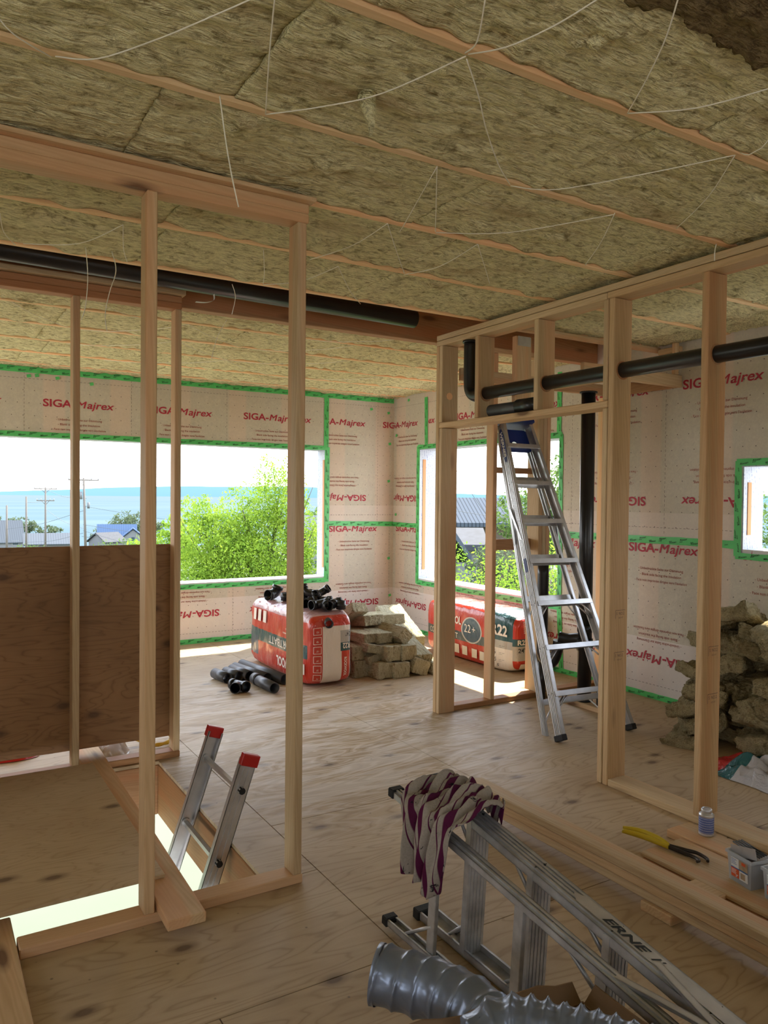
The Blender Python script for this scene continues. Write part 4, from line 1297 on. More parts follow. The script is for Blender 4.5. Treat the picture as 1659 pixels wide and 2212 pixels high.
# rag on the ladder feet
m, g = newmat('striped_rag')
uvn = g.n('UVMap'); su = g.n('SeparateXYZ', {0: uvn.outputs[0]})
st = g.m('FRACT', g.m('MULTIPLY', g.m('ADD', su.outputs[0], g.m('MULTIPLY', su.outputs[1], .35)), 5.0))
f = g.ramp(st, [(0, 1.0), (.26, 1.0), (.30, 0.0), (.46, 0.0), (.47, 1.0), (.51, 1.0), (.52, 0.0)], 'LINEAR')
cl = g.noise(g.n('TexCoord').outputs['Object'], 160, 2)
base = g.mix(f, g.mix(cl, (.40, .35, .30), (.26, .23, .20)), (.085, .012, .045))
vo = g.noise(g.n('TexCoord').outputs['Object'], 22, 4, .7, 1.0)
base = g.mix(g.ramp(vo, [(.62, 0.0), (.66, .95)]), base, (.012, .012, .018))
g.out(base, .9, normal=g.bump(cl, .5, .003), spec=.1)
M['rag'] = m
def rag():
    prof = smooth_path([(1.69, 0, .44), (1.682, 0, .50), (1.65, 0, .535), (1.60, 0, .548), (1.55, 0, .54), (1.50, 0, .532), (1.45, 0, .53), (1.412, 0, .51), (1.396, 0, .45), (1.388, 0, .38), (1.385, 0, .31)], 6)
    n = len(prof); mseg = 60
    bm = bmesh.new(); uvl = bm.loops.layers.uv.new('UVMap')
    grid = []
    for i, p in enumerate(prof):
        t = i / (n - 1)
        hang = max(0, (t - .62) / .38)
        c = 2.05 + .02 * hang
        hw = .165 - .075 * hang - .05 * max(0, .25 - t) / .25
        row = []
        for j in range(mseg + 1):
            u = j / mseg
            y = c + hw * (u * 2 - 1) + .05 * (1 - t) - .03 * t
            fold = .014 * math.sin(u * 21 + t * 5 + 2 * math.sin(t * 4)) + .010 * math.sin(u * 37 - t * 9) + .006 * noise.noise(Vector((u * 9, t * 7, 3)))
            amp = .5 + 1.0 * hang
            dz = .004 + abs(fold) * (1 - hang) * 1.6 + (.035 * max(0, noise.noise(Vector((u * 4.5, t * 6, 11))) + .25) + .012 * abs(noise.noise(Vector((u * 14, t * 16, 5))))) * (1 - hang)
            dx = -fold * amp if hang > 0 else -fold * .2
            edge = .05 * noise.noise(Vector((u * 3, 5, 0))) * hang
            row.append(bm.verts.new((p.x + dx - .004, y, p.z + dz - edge)))
        grid.append(row)
    for i in range(n - 1):
        for j in range(mseg):
            f = bm.faces.new((grid[i][j], grid[i + 1][j], grid[i + 1][j + 1], grid[i][j + 1])); f.smooth = True
            for lp, (a, b) in zip(f.loops, ((i, j), (i + 1, j), (i + 1, j + 1), (i, j + 1))):
                lp[uvl].uv = (b / mseg + .10 * a / n, a / n)
    o = mk('rag', bm, 'rag', smooth=True)
    sm = o.modifiers.new('thick', 'SOLIDIFY'); sm.thickness = .006; sm.offset = 1
    ss = o.modifiers.new('sub', 'SUBSURF'); ss.levels = 1; ss.render_levels = 1
    # crumpled second fold on top
    setp(o, 'maroon striped grey rag draped over the feet of the lying step ladder', 'rag')
rag()

# ================================================================== BAGS AND BATTS
def bagmat(name, kind):
    m, g = newmat(name)
    tcn = g.n('TexCoord').outputs['Object']
    p = g.n('SeparateXYZ', {0: tcn})
    x, y, z = p.outputs
    red = (.55, .035, .015); teal = (.02, .085, .10); cream = (.78, .70, .62); grey = (.45, .42, .38); white = (.8, .78, .76)
    def band(v, a, b): return g.m('MULTIPLY', g.m('GREATER_THAN', v, a), g.m('LESS_THAN', v, b))
    if kind == 1:   # lying upside down, near end towards the viewer at -y
        c = g.mix(band(z, .235, .345), red, teal)                       # teal band on the long side
        c = g.mix(g.m('MULTIPLY', band(y, .40, .9), band(z, .10, .27)), c, (.07, .10, .14))
        c = g.mix(g.m('GREATER_THAN', z, .53), c, (.55, .33, .36))
        end = g.m('LESS_THAN', y, -.60)
        e = g.mix(g.m('LESS_THAN', x, -.085), cream, red)
        e = g.mix(g.m('MULTIPLY', band(x, .085, .165), g.m('LESS_THAN', z, .29)), e, red)
        e = g.mix(g.m('MULTIPLY', band(x, .075, .175), band(z, .29, .36)), e, teal)
        e = g.mix(g.m('MULTIPLY', band(x, .075, .175), band(z, .36, .46)), e, grey)
        e = g.mix(g.m('GREATER_THAN', x, .175), e, (.10, .16, .18))
        e = g.mix(g.m('MULTIPLY', g.m('GREATER_THAN', z, .50), band(x, -.1, .3)), e, red)
        c = g.mix(end, c, e)
    else:           # upright print, near end -y; long side -x
        c = g.mix(band(z, .19, .275), red, (.08, .11, .11))
        near = g.m('LESS_THAN', y, -.345)
        s_ = g.mix(g.m('GREATER_THAN', z, .285), cream, teal)
        s_ = g.mix(band(z, .215, .285), s_, grey)
        c = g.mix(near, c, s_)
        end = g.m('LESS_THAN', y, -.655)
        e = g.mix(g.m('LESS_THAN', x, -.02), cream, red)
        e = g.mix(g.m('MULTIPLY', g.m('LESS_THAN', x, -.02), band(z, .25, .315)), e, teal)
        e = g.mix(g.m('MULTIPLY', g.m('LESS_THAN', x, -.02), band(z, .12, .25)), e, grey)
        c = g.mix(end, c, e)
        dx = g.m('DIVIDE', g.m('SUBTRACT', y, -.10), .155); dz = g.m('DIVIDE', g.m('SUBTRACT', z, .31), .125)
        rr = g.m('ADD', g.m('MULTIPLY', dx, dx), g.m('MULTIPLY', dz, dz))
        c = g.mix(g.m('MULTIPLY', g.m('LESS_THAN', rr, 1.0), g.m('SUBTRACT', 1.0, end)), c, (.55, .53, .5))
        c = g.mix(g.m('MULTIPLY', g.m('LESS_THAN', rr, .8), g.m('SUBTRACT', 1.0, end)), c, (.045, .10, .15))
    wr = g.noise(g.coord(vec=tcn, scale=(1, 2.4, .5)), 14, 3, .6, 1.5)
    b = g.bump(wr, .5, .02)
    bs = g.out(c, .28, normal=b, spec=.5)
    bs.inputs['Coat Weight'].default_value = .6
    bs.inputs['Coat Roughness'].default_value = .12
    return m
M['bag1'] = bagmat('bag_print_inverted', 1)
M['bag2'] = bagmat('bag_print', 2)
def bag_pt(a, b, c, u, v, wv, n=7.0):
    """box point (each in -1..1) pushed to a soft cornered bag"""
    k = (abs(u) ** n + abs(v) ** n + abs(wv) ** n) ** (-1 / n)
    return Vector((u * k * a, v * k * b, wv * k * c + c))
def bag_body(a, b, c, seed, amp=.012, n=7.0):
    bm = bmesh.new(); N = 44
    for ax in range(3):
        for sg in (-1, 1):
            grid = []
            for i in range(N + 1):
                row = []
                for j in range(N + 1):
                    s_, t_ = i / N * 2 - 1, j / N * 2 - 1
                    q = [0, 0, 0]; q[ax] = sg; q[(ax + 1) % 3] = s_; q[(ax + 2) % 3] = t_
                    p = bag_pt(a, b, c, *q, n=n)
                    row.append(p)
                grid.append(row)
            vs = [[bm.verts.new(p) for p in row] for row in grid]
            for i in range(N):
                for j in range(N):
                    bm.faces.new((vs[i][j], vs[i + 1][j], vs[i + 1][j + 1], vs[i][j + 1])).smooth = True
    bmesh.ops.remove_doubles(bm, verts=bm.verts, dist=1e-5)
    bm.normal_update()
    for v in bm.verts:
        p = v.co
        lower = 1 if p.z > .04 else .2
        v.co = p + v.normal * amp * lower * (nz(Vector((p.x * 1.5, p.y * 3.2, p.z * .8)), 5, seed) + .5 * nz(Vector((p.x * 2, p.y * 6, p.z)), 9, seed + 3))
    return bm
# bag 1 -------------------------------------------------------------
B1 = Vector((2.905, 6.235, 0)); a1, b1, c1 = .215, .665, .305
T = thing('insulation_bag', 'red and white bag of mineral wool with pipe fittings on top, lettering upside down', 'bag', B1)
mk('wrapper', bag_body(a1, b1, c1, 3), 'bag1', T, loc=B1)
bm = bmesh.new()
def s1(u, v):  # long side facing -x, reading direction towards -y is right; upside down print
    return bag_pt(a1, b1, c1, -1, -u / b1, v / c1 - 1) + Vector((-.0135, 0, 0))
inv = lambda fn, u0, v0: (lambda u, v: fn(u0 - u, v0 - v))
stamp(bm, 'ROCKWOOL', inv(s1, .55, .175), 0, 0, .50, .085, 0, bold=.03)
stamp(bm, 'COMFORTBATT', inv(s1, .60, .325), 0, 0, .72, .07, 0, bold=.0)
stamp(bm, 'Thermal Batt Insulation', inv(s1, .60, .44), 0, 0, .36, .022, 0)
stamp(bm, 'Isolant thermique en matelas', inv(s1, .60, .40), 0, 0, .42, .018, 0)
for k in range(3):
    for (u0, u1, v0, v1) in ((-.50 + k * .12, -.43 + k * .12, .42, .53),):
        vs = [bm.verts.new(s1(*q)) for q in ((u0, v0), (u1, v0), (u1, v1), (u0, v1))]; bm.faces.new(vs)
for (u0, u1, v0, v1) in ((.565, .63, .09, .185),):
    vs = [bm.verts.new(s1(*q)) for q in ((u0, v0), (u1, v0), (u1, v1), (u0, v1))]; bm.faces.new(vs)
def e1(u, v):  # near end facing -y
    return bag_pt(a1, b1, c1, u / a1, -1, v / c1 - 1) + Vector((0, -.0135, 0))
stamp(bm, 'R22', inv(e1, .165, .355), 0, 0, .075, .045, 0, bold=.03)
stamp(bm, '24"', inv(e1, .165, .45), 0, 0, .05, .04, 1, bold=.0)
stamp(bm, 'ROCKWOOL', lambda u, v: e1(.105 + v, .24 - u), 0, 0, .16, .026, 0, bold=.03)
for k in range(6):   # row of outlined pictograms down the red strip
    z0 = .05 + k * .078
    for (u0, u1, v0, v1) in ((-.175, -.105, z0, z0 + .004), (-.175, -.105, z0 + .056, z0 + .06), (-.175, -.171, z0, z0 + .06), (-.109, -.105, z0, z0 + .06)):
        vs = [bm.verts.new(e1(*q)) for q in ((u0, v0), (u1, v0), (u1, v1), (u0, v1))]; bm.faces.new(vs)
    stamp(bm, ("16\u2032", "23\u2032", "19\u2032", "15\u2032", "9", "R22")[k], inv(e1, -.13, z0 + .03), 0, 0, .02, .014, 0)
mk('printing', bm, ['cream', 'ink'], T, loc=B1)
# torn plastic tip behind the fittings
bm = bmesh.new(); top = bm.verts.new((2.83, 6.62, .72)); rg = []
for k in range(10):
    an = 2 * PI * k / 10; r_ = .09 + .025 * (k % 2)
    rg.append(bm.verts.new((2.85 + r_ * math.cos(an), 6.62 + r_ * math.sin(an), .605)))
for k in range(10): bm.faces.new((rg[k], rg[(k + 1) % 10], top))
mk('torn_plastic', bm, 'clear', T)
# bag 2 -------------------------------------------------------------
B2 = Vector((4.665, 6.05, 0)); a2, b2, c2 = .215, .70, .268
B2 = Vector((4.69, 5.85, 0))
T = thing('insulation_bag', 'red and teal bag of mineral wool behind the open door frame under the right window', 'bag', B2)
mk('wrapper', bag_body(a2, b2, c2, 8, .008), 'bag2', T, loc=B2)
bm = bmesh.new()
def s2(u, v): return bag_pt(a2, b2, c2, -1, -u / b2, v / c2 - 1) + Vector((-.0095, 0, 0))
def e2(u, v): return bag_pt(a2, b2, c2, u / a2, -1, v / c2 - 1) + Vector((0, -.0095, 0))
stamp(bm, 'ROCKWOOL', s2, -.50, .345, .45, .075, 0, bold=.03)
stamp(bm, 'COMFORTBATT', s2, -.60, .205, .50, .055, 0)
stamp(bm, '22', s2, .0, .285, .10, .08, 0); stamp(bm, '+', s2, .12, .29, .05, .07, 0)
stamp(bm, 'R22', s2, .40, .335, .25, .10, 0, bold=.03)
stamp(bm, '24"', s2, .37, .228, .09, .045, 1); stamp(bm, '2x6', s2, .37, .155, .10, .045, 1); stamp(bm, '37.5', s2, .39, .09, .09, .04, 1); stamp(bm, '5', s2, .50, .035, .03, .035, 1)
for k in range(3): stamp(bm, 'width / largeur', s2, .52, .235 - k * .065, .09, .008, 1); stamp(bm, 'metric', s2, .52, .222 - k * .065, .05, .008, 1)
for (u0, v0) in ((-.16, .06), (-.03, .06), (.12, .055), (.24, .05)):
    vs = [bm.verts.new(s2(*q)) for q in ((u0, v0), (u0 + .08, v0), (u0 + .08, v0 + .09), (u0, v0 + .09))]; bm.faces.new(vs)
stamp(bm, 'ROCKWOOL', lambda u, v: e2(-.075 - v, .365 + u), 0, 0, .11, .028, 0, bold=.03)
stamp(bm, 'R22', e2, -.165, .265, .11, .045, 0, bold=.03); stamp(bm, '24"', e2, -.16, .195, .085, .04, 1, bold=.01)
vs = [bm.verts.new(e2(*q)) for q in ((-.13, .03), (-.06, .03), (-.06, .09), (-.13, .09))]; bm.faces.new(vs)
mk('printing', bm, ['cream', 'ink'], T, loc=B2)

# fittings heaped on bag 1
rf = random.Random(5)
def elbow(c, rz, tilt, r=.034, label='', group='pipe fittings on the bag', kind=0):
    mt = Matrix.Translation(c) @ Matrix.Rotation(rz, 4, 'Z') @ Matrix.Rotation(tilt, 4, 'X')
    bm = bmesh.new(); t = bmesh.new()
    if kind == 0:      # bend
        pts = smooth_path([(-.07, 0, 0), (-.03, 0, 0), (.01, 0, .012), (.035, 0, .04), (.05, 0, .08)], 5)
        tube(t, pts, r, 16, False); pipe(t, pts[0] - Vector((.0, 0, 0)), pts[0] + Vector((.035, 0, 0)), r * 1.16, seg=16); pipe(t, pts[-1], pts[-1] + (pts[-3] - pts[-1]).normalized() * .035, r * 1.16, seg=16)
    elif kind == 1:    # coupling
        pipe(t, (0, 0, -.035), (0, 0, .035), r * 1.15, seg=18); pipe(t, (0, 0, -.006), (0, 0, .006), r * 1.25, seg=18)
    else:              # wye
        tube(t, [(-.08, 0, 0), (.08, 0, 0)], r, 16, False); tube(t, [(-.02, 0, 0), (.04, 0, .08)], r, 16, False)
        pipe(t, (-.085, 0, 0), (-.05, 0, 0), r * 1.16, seg=16); pipe(t, (.05, 0, 0), (.085, 0, 0), r * 1.16, seg=16); pipe(t, (.025, 0, .055), (.046, 0, .09), r * 1.16, seg=16)
    merge(bm, t, mt)
    for f in bm.faces: f.smooth = True
    o = mk(('pipe_elbow', 'pipe_coupling', 'pipe_wye')[kind], bm, 'abs')
    return setp(o, label, 'pipe fitting', group)
FT = [(2.80, 6.55, .655, .4, .2, .045, 0), (2.86, 6.40, .65, 0, 0, .04, 1), (2.92, 6.34, .655, 1, 0, .045, 1), (2.88, 6.26, .65, 2, .1, .038, 1), (3.0, 6.45, .655, 2.2, .3, .036, 0),
      (2.82, 6.1, .65, .2, .8, .034, 0), (2.95, 6.05, .655, 1.9, .5, .036, 0), (2.86, 5.95, .65, .9, 1.2, .036, 0), (3.0, 5.92, .655, 3.0, 1.4, .04, 0), (2.9, 5.82, .65, .3, 1.3, .036, 2), (3.02, 5.8, .655, 1.2, 1.5, .034, 0),
      (2.93, 5.72, .65, 0, 1.57, .036, 1), (3.05, 5.70, .65, 0, 0, .036, 1), (2.99, 5.98, .72, .5, .9, .032, 0), (2.9, 6.02, .715, 2.5, .4, .03, 0)]
for k_, (x, y, z, rz, ti, r_, kd) in enumerate(FT):
    elbow((x, y, z), rz, ti, r_, 'black plastic pipe ' + ('elbow', 'coupling', 'wye')[kd] + ' in the heap on the upside down bag', 'pipe ' + ('elbows', 'couplings', 'wyes')[kd] + ' heaped on the bag', kd)
bm = bmesh.new(); pipe(bm, (2.86, 5.54, .525), (2.93, 5.80, .56), .036)
setp(mk('pipe_offcut', bm, 'abs_lt'), 'short grey pipe poking out of the torn end of the bag', 'pipe')

# pipes lying on the floor
PF = [((2.17, 6.32), (2.2, 6.09), 'leftmost short'), ((2.27, 6.33), (2.31, 6.11), 'second short'), ((2.35, 6.4), (2.39, 6.08), 'third from the left'), ((2.4, 6.46), (2.49, 5.94), 'long one fourth from the left'), ((2.50, 6.55), (2.60, 5.83), 'longest, rightmost, nearest the bag'), ((2.395, 5.98), (2.41, 5.60), 'nearest one with a coupling, pointing at the viewer')]
for k_, (a, b, nm) in enumerate(PF):
    bm = bmesh.new(); pipe(bm, (a[0], a[1], .0455), (b[0], b[1], .0455), .0435)
    if k_ == 5: pipe(bm, (2.395, 5.98, .0475), (2.398, 5.90, .0475), .047)
    o = mk('pipe_offcut', bm, 'abs_lt')
    setp(o, 'grey black pipe offcut on the floor, ' + nm, 'pipe', 'pipe offcuts on the floor')
elbow((2.20, 5.82, .045), -1.15, 1.57, .038, 'black wye fitting lying on the floor before the pipe offcuts', None or 'fitting on the floor', 2)

# neat pile of batts ------------------------------------------------------
bv2 = []
for s_ in range(5):
    me = bpy.data.meshes.new('wool_block')
    bm = batt_mesh(.6, .3, .13, 11 + s_ * 3.7, .012, .006, 0, .008)
    bmesh.ops.recalc_face_normals(bm, faces=bm.faces); bm.to_mesh(me); bm.free(); me.materials.append(M['wool_clean']); bv2.append(me)
def blk(lo, size, rz=0.0, rx=0.0, ry=0.0, label='', group='mineral wool pieces in the neat pile'):
    """size: across, depth, height; origin at the centre"""
    o = link(bpy.data.objects.new('wool_block', bv2[rb.randrange(5)]))
    o.scale = (size[1] / .6, size[0] / .3, size[2] / .13)
    o.location = lo
    o.rotation_euler = (rx, ry, rz + PI / 2)
    setp(o, label, 'insulation batt', group)
PILE = [((3.27, 6.00, .072), (.15, .5, .14), .06, 0, 0, 'lowest piece at the left end beside the red bag'),
        ((3.275, 6.02, .205), (.15, .5, .12), .0, 0, .0, 'second piece up at the left end'),
        ((3.43, 5.84, .072), (.155, .5, .13), .02, 0, 0, 'bottom row, second from the left'),
        ((3.39, 5.95, .165), (.15, .5, .065), .03, -.25, 0, 'thin tilted piece above the second bottom one'),
        ((3.39, 5.93, .245), (.16, .5, .07), -.03, .2, 0, 'thin piece lying on the tilted one'),
        ((3.585, 5.80, .068), (.15, .5, .13), -.04, 0, 0, 'bottom row, middle'),
        ((3.53, 5.86, .205), (.145, .5, .125), .0, 0, 0, 'large block over the bottom row, left half'),
        ((3.68, 5.84, .205), (.145, .5, .125), -.02, 0, 0, 'large block over the bottom row, right half'),
        ((3.79, 5.80, .075), (.16, .5, .13), -.06, .35, 0, 'bottom row, tilted piece fourth from the left'),
        ((3.95, 5.78, .055), (.15, .5, .10), .04, 0, 0, 'bottom row, rightmost'),
        ((3.90, 6.02, .20), (.16, .85, .13), -.14, 0, -.22, 'long piece sloping down at the right, end facing the viewer'),
        ((3.36, 6.02, .325), (.14, .5, .08), .1, 0, 0, 'third row, left'),
        ((3.52, 6.0, .32), (.15, .5, .09), .0, 0, 0, 'third row, middle'),
        ((3.66, 5.95, .33), (.12, .55, .12), .1, -.75, 0, 'steeply tilted piece on top at the right'),
        ((3.36, 6.25, .43), (.2, .5, .09), .35, .1, .55, 'top left piece standing up with its pale face to the viewer'),
        ((3.54, 6.32, .40), (.22, .6, .09), .1, 0, .12, 'flat top piece in the middle'),
        ((3.86, 6.42, .38), (.26, .6, .09), -.1, 0, .1, 'flat top piece at the back right, catching the sun'),
        ((4.08, 6.40, .30), (.26, .8, .1), -.25, 0, -.25, 'rear piece sloping down towards the right wall, catching the sun'),
        ((3.6, 6.5, .16), (.6, .5, .3), 0, 0, 0, 'hidden piece in the core of the pile')]
for lo, sz, rz, rx, ry, nm in PILE:
    blk(lo, sz, rz, rx, ry, 'neat pile wool piece, ' + nm)

# ragged heap at the right ------------------------------------------------
bv3 = []
for s_ in range(6):
    me = bpy.data.meshes.new('torn_batt')
    bm = batt_mesh(.46, .28, .085, 61 + s_ * 5.1, .012, .016, rb.uniform(-.5, .6), .016)
    for v in bm.verts:
        p = v.co
        v.co.z += .022 * nz(Vector((p.x, p.y, 0)), 3.2, s_ * 7) + (.016 * math.copysign(abs(nz(p, 9, s_)) ** .5, nz(p, 9, s_)))
        v.co.x += .03 * nz(p, 5, s_ + 2); v.co.y += .03 * nz(p, 5, s_ + 8)
    bmesh.ops.recalc_face_normals(bm, faces=bm.faces); bm.to_mesh(me); bm.free(); me.materials.append(M['wool_pile']); bv3.append(me)
rh = random.Random(31)
HEAP = []
for lev in range(9):
    z = .045 + lev * .078
    inset = lev * .045
    for q in range(5 if lev < 5 else 4):
        x = 4.37 + inset * .7 + rh.uniform(-.06, .06) + (.24 if q % 2 else 0)
        y = 3.22 - inset * .3 - q * .25 + rh.uniform(-.05, .05)
        HEAP.append((x, y, z + rh.uniform(-.01, .01), rh.uniform(-.8, .8) + (PI / 2 if q % 3 == 1 else 0), rh.uniform(-.3, .3), rh.uniform(-.22, .22), lev, q))
HEAP.append((4.70, 3.10, .79, .3, -.35, .3, 9, 0))
HEAP.append((4.62, 2.72, .76, -.4, .2, -.2, 9, 1))
for (x, y, z, rz, rx, ry, lev, q) in HEAP:
    x = min(x, 4.62 if abs(math.sin(rz)) < .8 else 4.70)
    o = link(bpy.data.objects.new('torn_batt', bv3[rh.randrange(6)])); o.scale = (.92, .92, .95)
    o.location = (x, y, z); o.rotation_euler = (rx, ry, rz)
    zone = 'near the floor' if lev < 3 else ('halfway up' if lev < 6 else 'near the top')
    if lev == 9: nm = 'topmost slab catching the sun' if q == 0 else 'second slab on the top'
    else: nm = zone
    setp(o, 'torn wool slab in the ragged heap by the right wall, ' + nm, 'insulation batt', None if lev == 9 else 'torn slabs in the ragged heap ' + zone)

# plastic wrappers --------------------------------------------------------
def wrappermat():
    m, g = newmat('torn_wrapper')
    tcn = g.n('TexCoord').outputs['Object']; p = g.n('SeparateXYZ', {0: tcn})
    c = g.mix(g.m('GREATER_THAN', p.outputs[1], .13), (.50, .50, .54), (.02, .12, .14))
    c = g.mix(g.m('GREATER_THAN', p.outputs[1], .24), c, (.5, .03, .03))
    c = g.mix(g.m('MULTIPLY', g.m('GREATER_THAN', p.outputs[0], .16), 1.0), c, (.55, .50, .55))
    g.out(c, .25, normal=g.bump(g.noise(tcn, 14, 3, .6, 1.5), .6, .02), spec=.6); return m
M['wrapper'] = wrappermat()
M['whiteplastic'] = flat('white_film', (.68, .66, .68), .3, bump=.5, bscale=14, var=.25, vscale=9)
def crumple(name, label, cat, loc, sx_, sy_, h, mat, seed, N=44):
    bm = bmesh.new(); g_ = []
    for i in range(N + 1):
        row = []
        for j in range(N + 1):
            u, v = i / N * 2 - 1, j / N * 2 - 1
            rr = (1 + .18 * noise.noise(Vector((math.atan2(v, u) * 1.3, seed, 0))))
            fall = max(0.0, 1 - (abs(u) ** 3 + abs(v) ** 3))
            z = .004 + h * fall * (.45 + .55 * abs(noise.noise(Vector((u * 2.1, v * 2.6, seed))) * 1.8) + .25 * noise.noise(Vector((u * 6, v * 6, seed))))
            k = max(1e-3, (abs(u) ** 3 + abs(v) ** 3) ** (1 / 3)) / max(abs(u), abs(v), 1e-3)
            row.append(bm.verts.new((u / k * sx_ * rr, v / k * sy_ * rr, max(.003, z))))
        g_.append(row)
    for i in range(N):
        for j in range(N): bm.faces.new((g_[i][j], g_[i + 1][j], g_[i + 1][j + 1], g_[i][j + 1])).smooth = True
    o = mk(name, bm, mat, loc=loc); return setp(o, label, cat)
crumple('bag_wrapper', 'torn empty insulation wrapper, red, teal and clear, on the floor before the ragged heap', 'wrapper', (4.15, 2.50, 0), .27, .40, .11, 'wrapper', 3)
crumple('plastic_film', 'crumpled white plastic film by the foot of the plywood guard', 'plastic', (.98, 4.80, 0), .13, .11, .10, 'whiteplastic', 9)
crumple('bag_wrapper', 'red wrapper showing under the plywood guard at the left edge', 'wrapper', (.42, 5.0, 0), .22, .10, .07, 'redp', 5)
bm = bmesh.new()
pts = smooth_path([(1.05, 4.78, .05), (1.10, 4.86, .075), (1.16, 4.76, .06), (1.20, 4.88, .07), (1.26, 4.80, .06), (1.30, 4.92, .05), (1.38, 4.86, .03), (1.33, 4.76, .02), (1.22, 4.74, .02)], 8)
tube(bm, pts, .011, 8, radii=[.011 + .002 * math.sin(i * 1.6) for i in range(len(pts))])
setp(mk('rope', bm, flat('yellow_rope', (.62, .38, .03), .7, bump=.6, bscale=80)), 'loose coil of yellow rope behind the far left wall plate', 'rope')

# ================================================================== OUTSIDE
def ground_z(x, y):
    d_ = math.hypot(x, y)
    return -3.0 - .057 * max(0, d_ - 14) * (1 if d_ < 600 else 1)
bm = bmesh.new()
ang = [math.radians(a) for a in range(-60, 125, 5)]
rad_ = [9, 13, 20, 30, 45, 70, 100, 150, 220, 320, 450, 600, 700]
g_ = [[bm.verts.new((r_ * math.sin(a), r_ * math.cos(a), ground_z(r_ * math.sin(a), r_ * math.cos(a)) + (.25 * noise.noise(Vector((r_ * .1, a * 5, 0)))))) for a in ang] for r_ in rad_]
for i in range(len(rad_) - 1):
    for j in range(len(ang) - 1): bm.faces.new((g_[i][j], g_[i + 1][j], g_[i + 1][j + 1], g_[i][j + 1]))
M['grass'] = flat('hillside_grass', (.045, .075, .02), .9, var=.5, vscale=.4)
setp(mk('ground', bm, 'grass'), 'green hillside sloping down to the sea', 'hillside', kind='structure')
m, g = newmat('sea'); v = g.n('TexCoord').outputs['Object']
big = g.noise(g.coord(vec=v, scale=(.0006, .0022, 1)), 1.0, 4, .6)
ds = g.n('VectorMath', {0: v}, operation='LENGTH').outputs[1]
c = g.mix(g.ramp(big, [(.42, 0.0), (.62, 1.0)]), (.064, .095, .112), (.080, .110, .124))
c = g.mix(g.ramp(g.m('DIVIDE', ds, 9000.0), [(.1, 0.0), (1, 1.0)]), c, (.075, .10, .112))
g.out(c, .9, spec=0.0); M['sea'] = m
bm = bmesh.new()
vs = [bm.verts.new((r_ * math.sin(a), r_ * math.cos(a), -35)) for r_ in (330, 21500) for a in ang]
n_ = len(ang)
for j in range(n_ - 1): bm.faces.new((vs[j], vs[n_ + j], vs[n_ + j + 1], vs[j + 1]))
setp(mk('sea', bm, 'sea'), 'calm pale blue sea between the houses and the far shore', 'sea', kind='structure')
# far shore
M['hills'] = flat('far_hills', (.056, .105, .140), .95, spec=0.0)  # bluish tone carries the haze of distance in the hills' colour
bm = bmesh.new(); lo_, hi_ = [], []
for k in range(161):
    az = math.radians(-5 + k * .75); D = 20000
    deg = math.degrees(az)
    KP = [(-10, 20), (4.7, 45), (9, 118), (12.5, 195), (16, 235), (25, 265), (31, 200), (37, 115), (45, 60), (60, 150), (120, 100)]
    h = 40
    for (a0, h0), (a1, h1_) in zip(KP, KP[1:]):
        if a0 <= deg <= a1: h = h0 + (h1_ - h0) * (deg - a0) / (a1 - a0)
    h += 12 * noise.noise(Vector((deg * .5, 4, 0))) + 5 * noise.noise(Vector((deg * 2.2, 4, 0)))
    lo_.append(bm.verts.new((D * math.sin(az), D * math.cos(az), -36)))
    hi_.append((bm.verts.new((D * 1.05 * math.sin(az), D * 1.05 * math.cos(az), h)), bm.verts.new((D * 1.2 * math.sin(az), D * 1.2 * math.cos(az), -36))))
for k in range(160):
    bm.faces.new((lo_[k], lo_[k + 1], hi_[k + 1][0], hi_[k][0])).smooth = True
    bm.faces.new((hi_[k][0], hi_[k + 1][0], hi_[k + 1][1], hi_[k][1])).smooth = True
setp(mk('far_shore', bm, 'hills'), 'long low blue hills across the water', 'hills', kind='structure')

def leafmat(name, c1, c2):
    m, g = newmat(name)
    v = g.n('TexCoord').outputs['Object']
    c = g.mix(g.ramp(g.noise(v, 3.5, 3), [(.35, 0.0), (.65, 1.0)]), c1, c2)
    d_ = g.n('BsdfDiffuse', {0: c}); t_ = g.n('BsdfTranslucent', {0: c})
    mx = g.n('MixShader', {0: .45, 1: d_.outputs[0], 2: t_.outputs[0]}); g.n('OutputMaterial', {0: mx.outputs[0]})
    return m
M['leaf_y'] = leafmat('yellow_green_leaves', (.30, .42, .05), (.13, .23, .03))
M['leaf_g'] = leafmat('green_leaves', (.15, .22, .06), (.08, .14, .04))
M['leaf_o'] = leafmat('pale_olive_leaves', (.12, .15, .08), (.08, .11, .065))
M['leaf_b'] = leafmat('bright_hedge_leaves', (.28, .40, .05), (.12, .22, .03))
M['leaf_r'] = leafmat('orange_leaves', (.25, .10, .03), (.15, .08, .02))
M['bark'] = flat('bark', (.07, .055, .04), .9, var=.4, vscale=6)
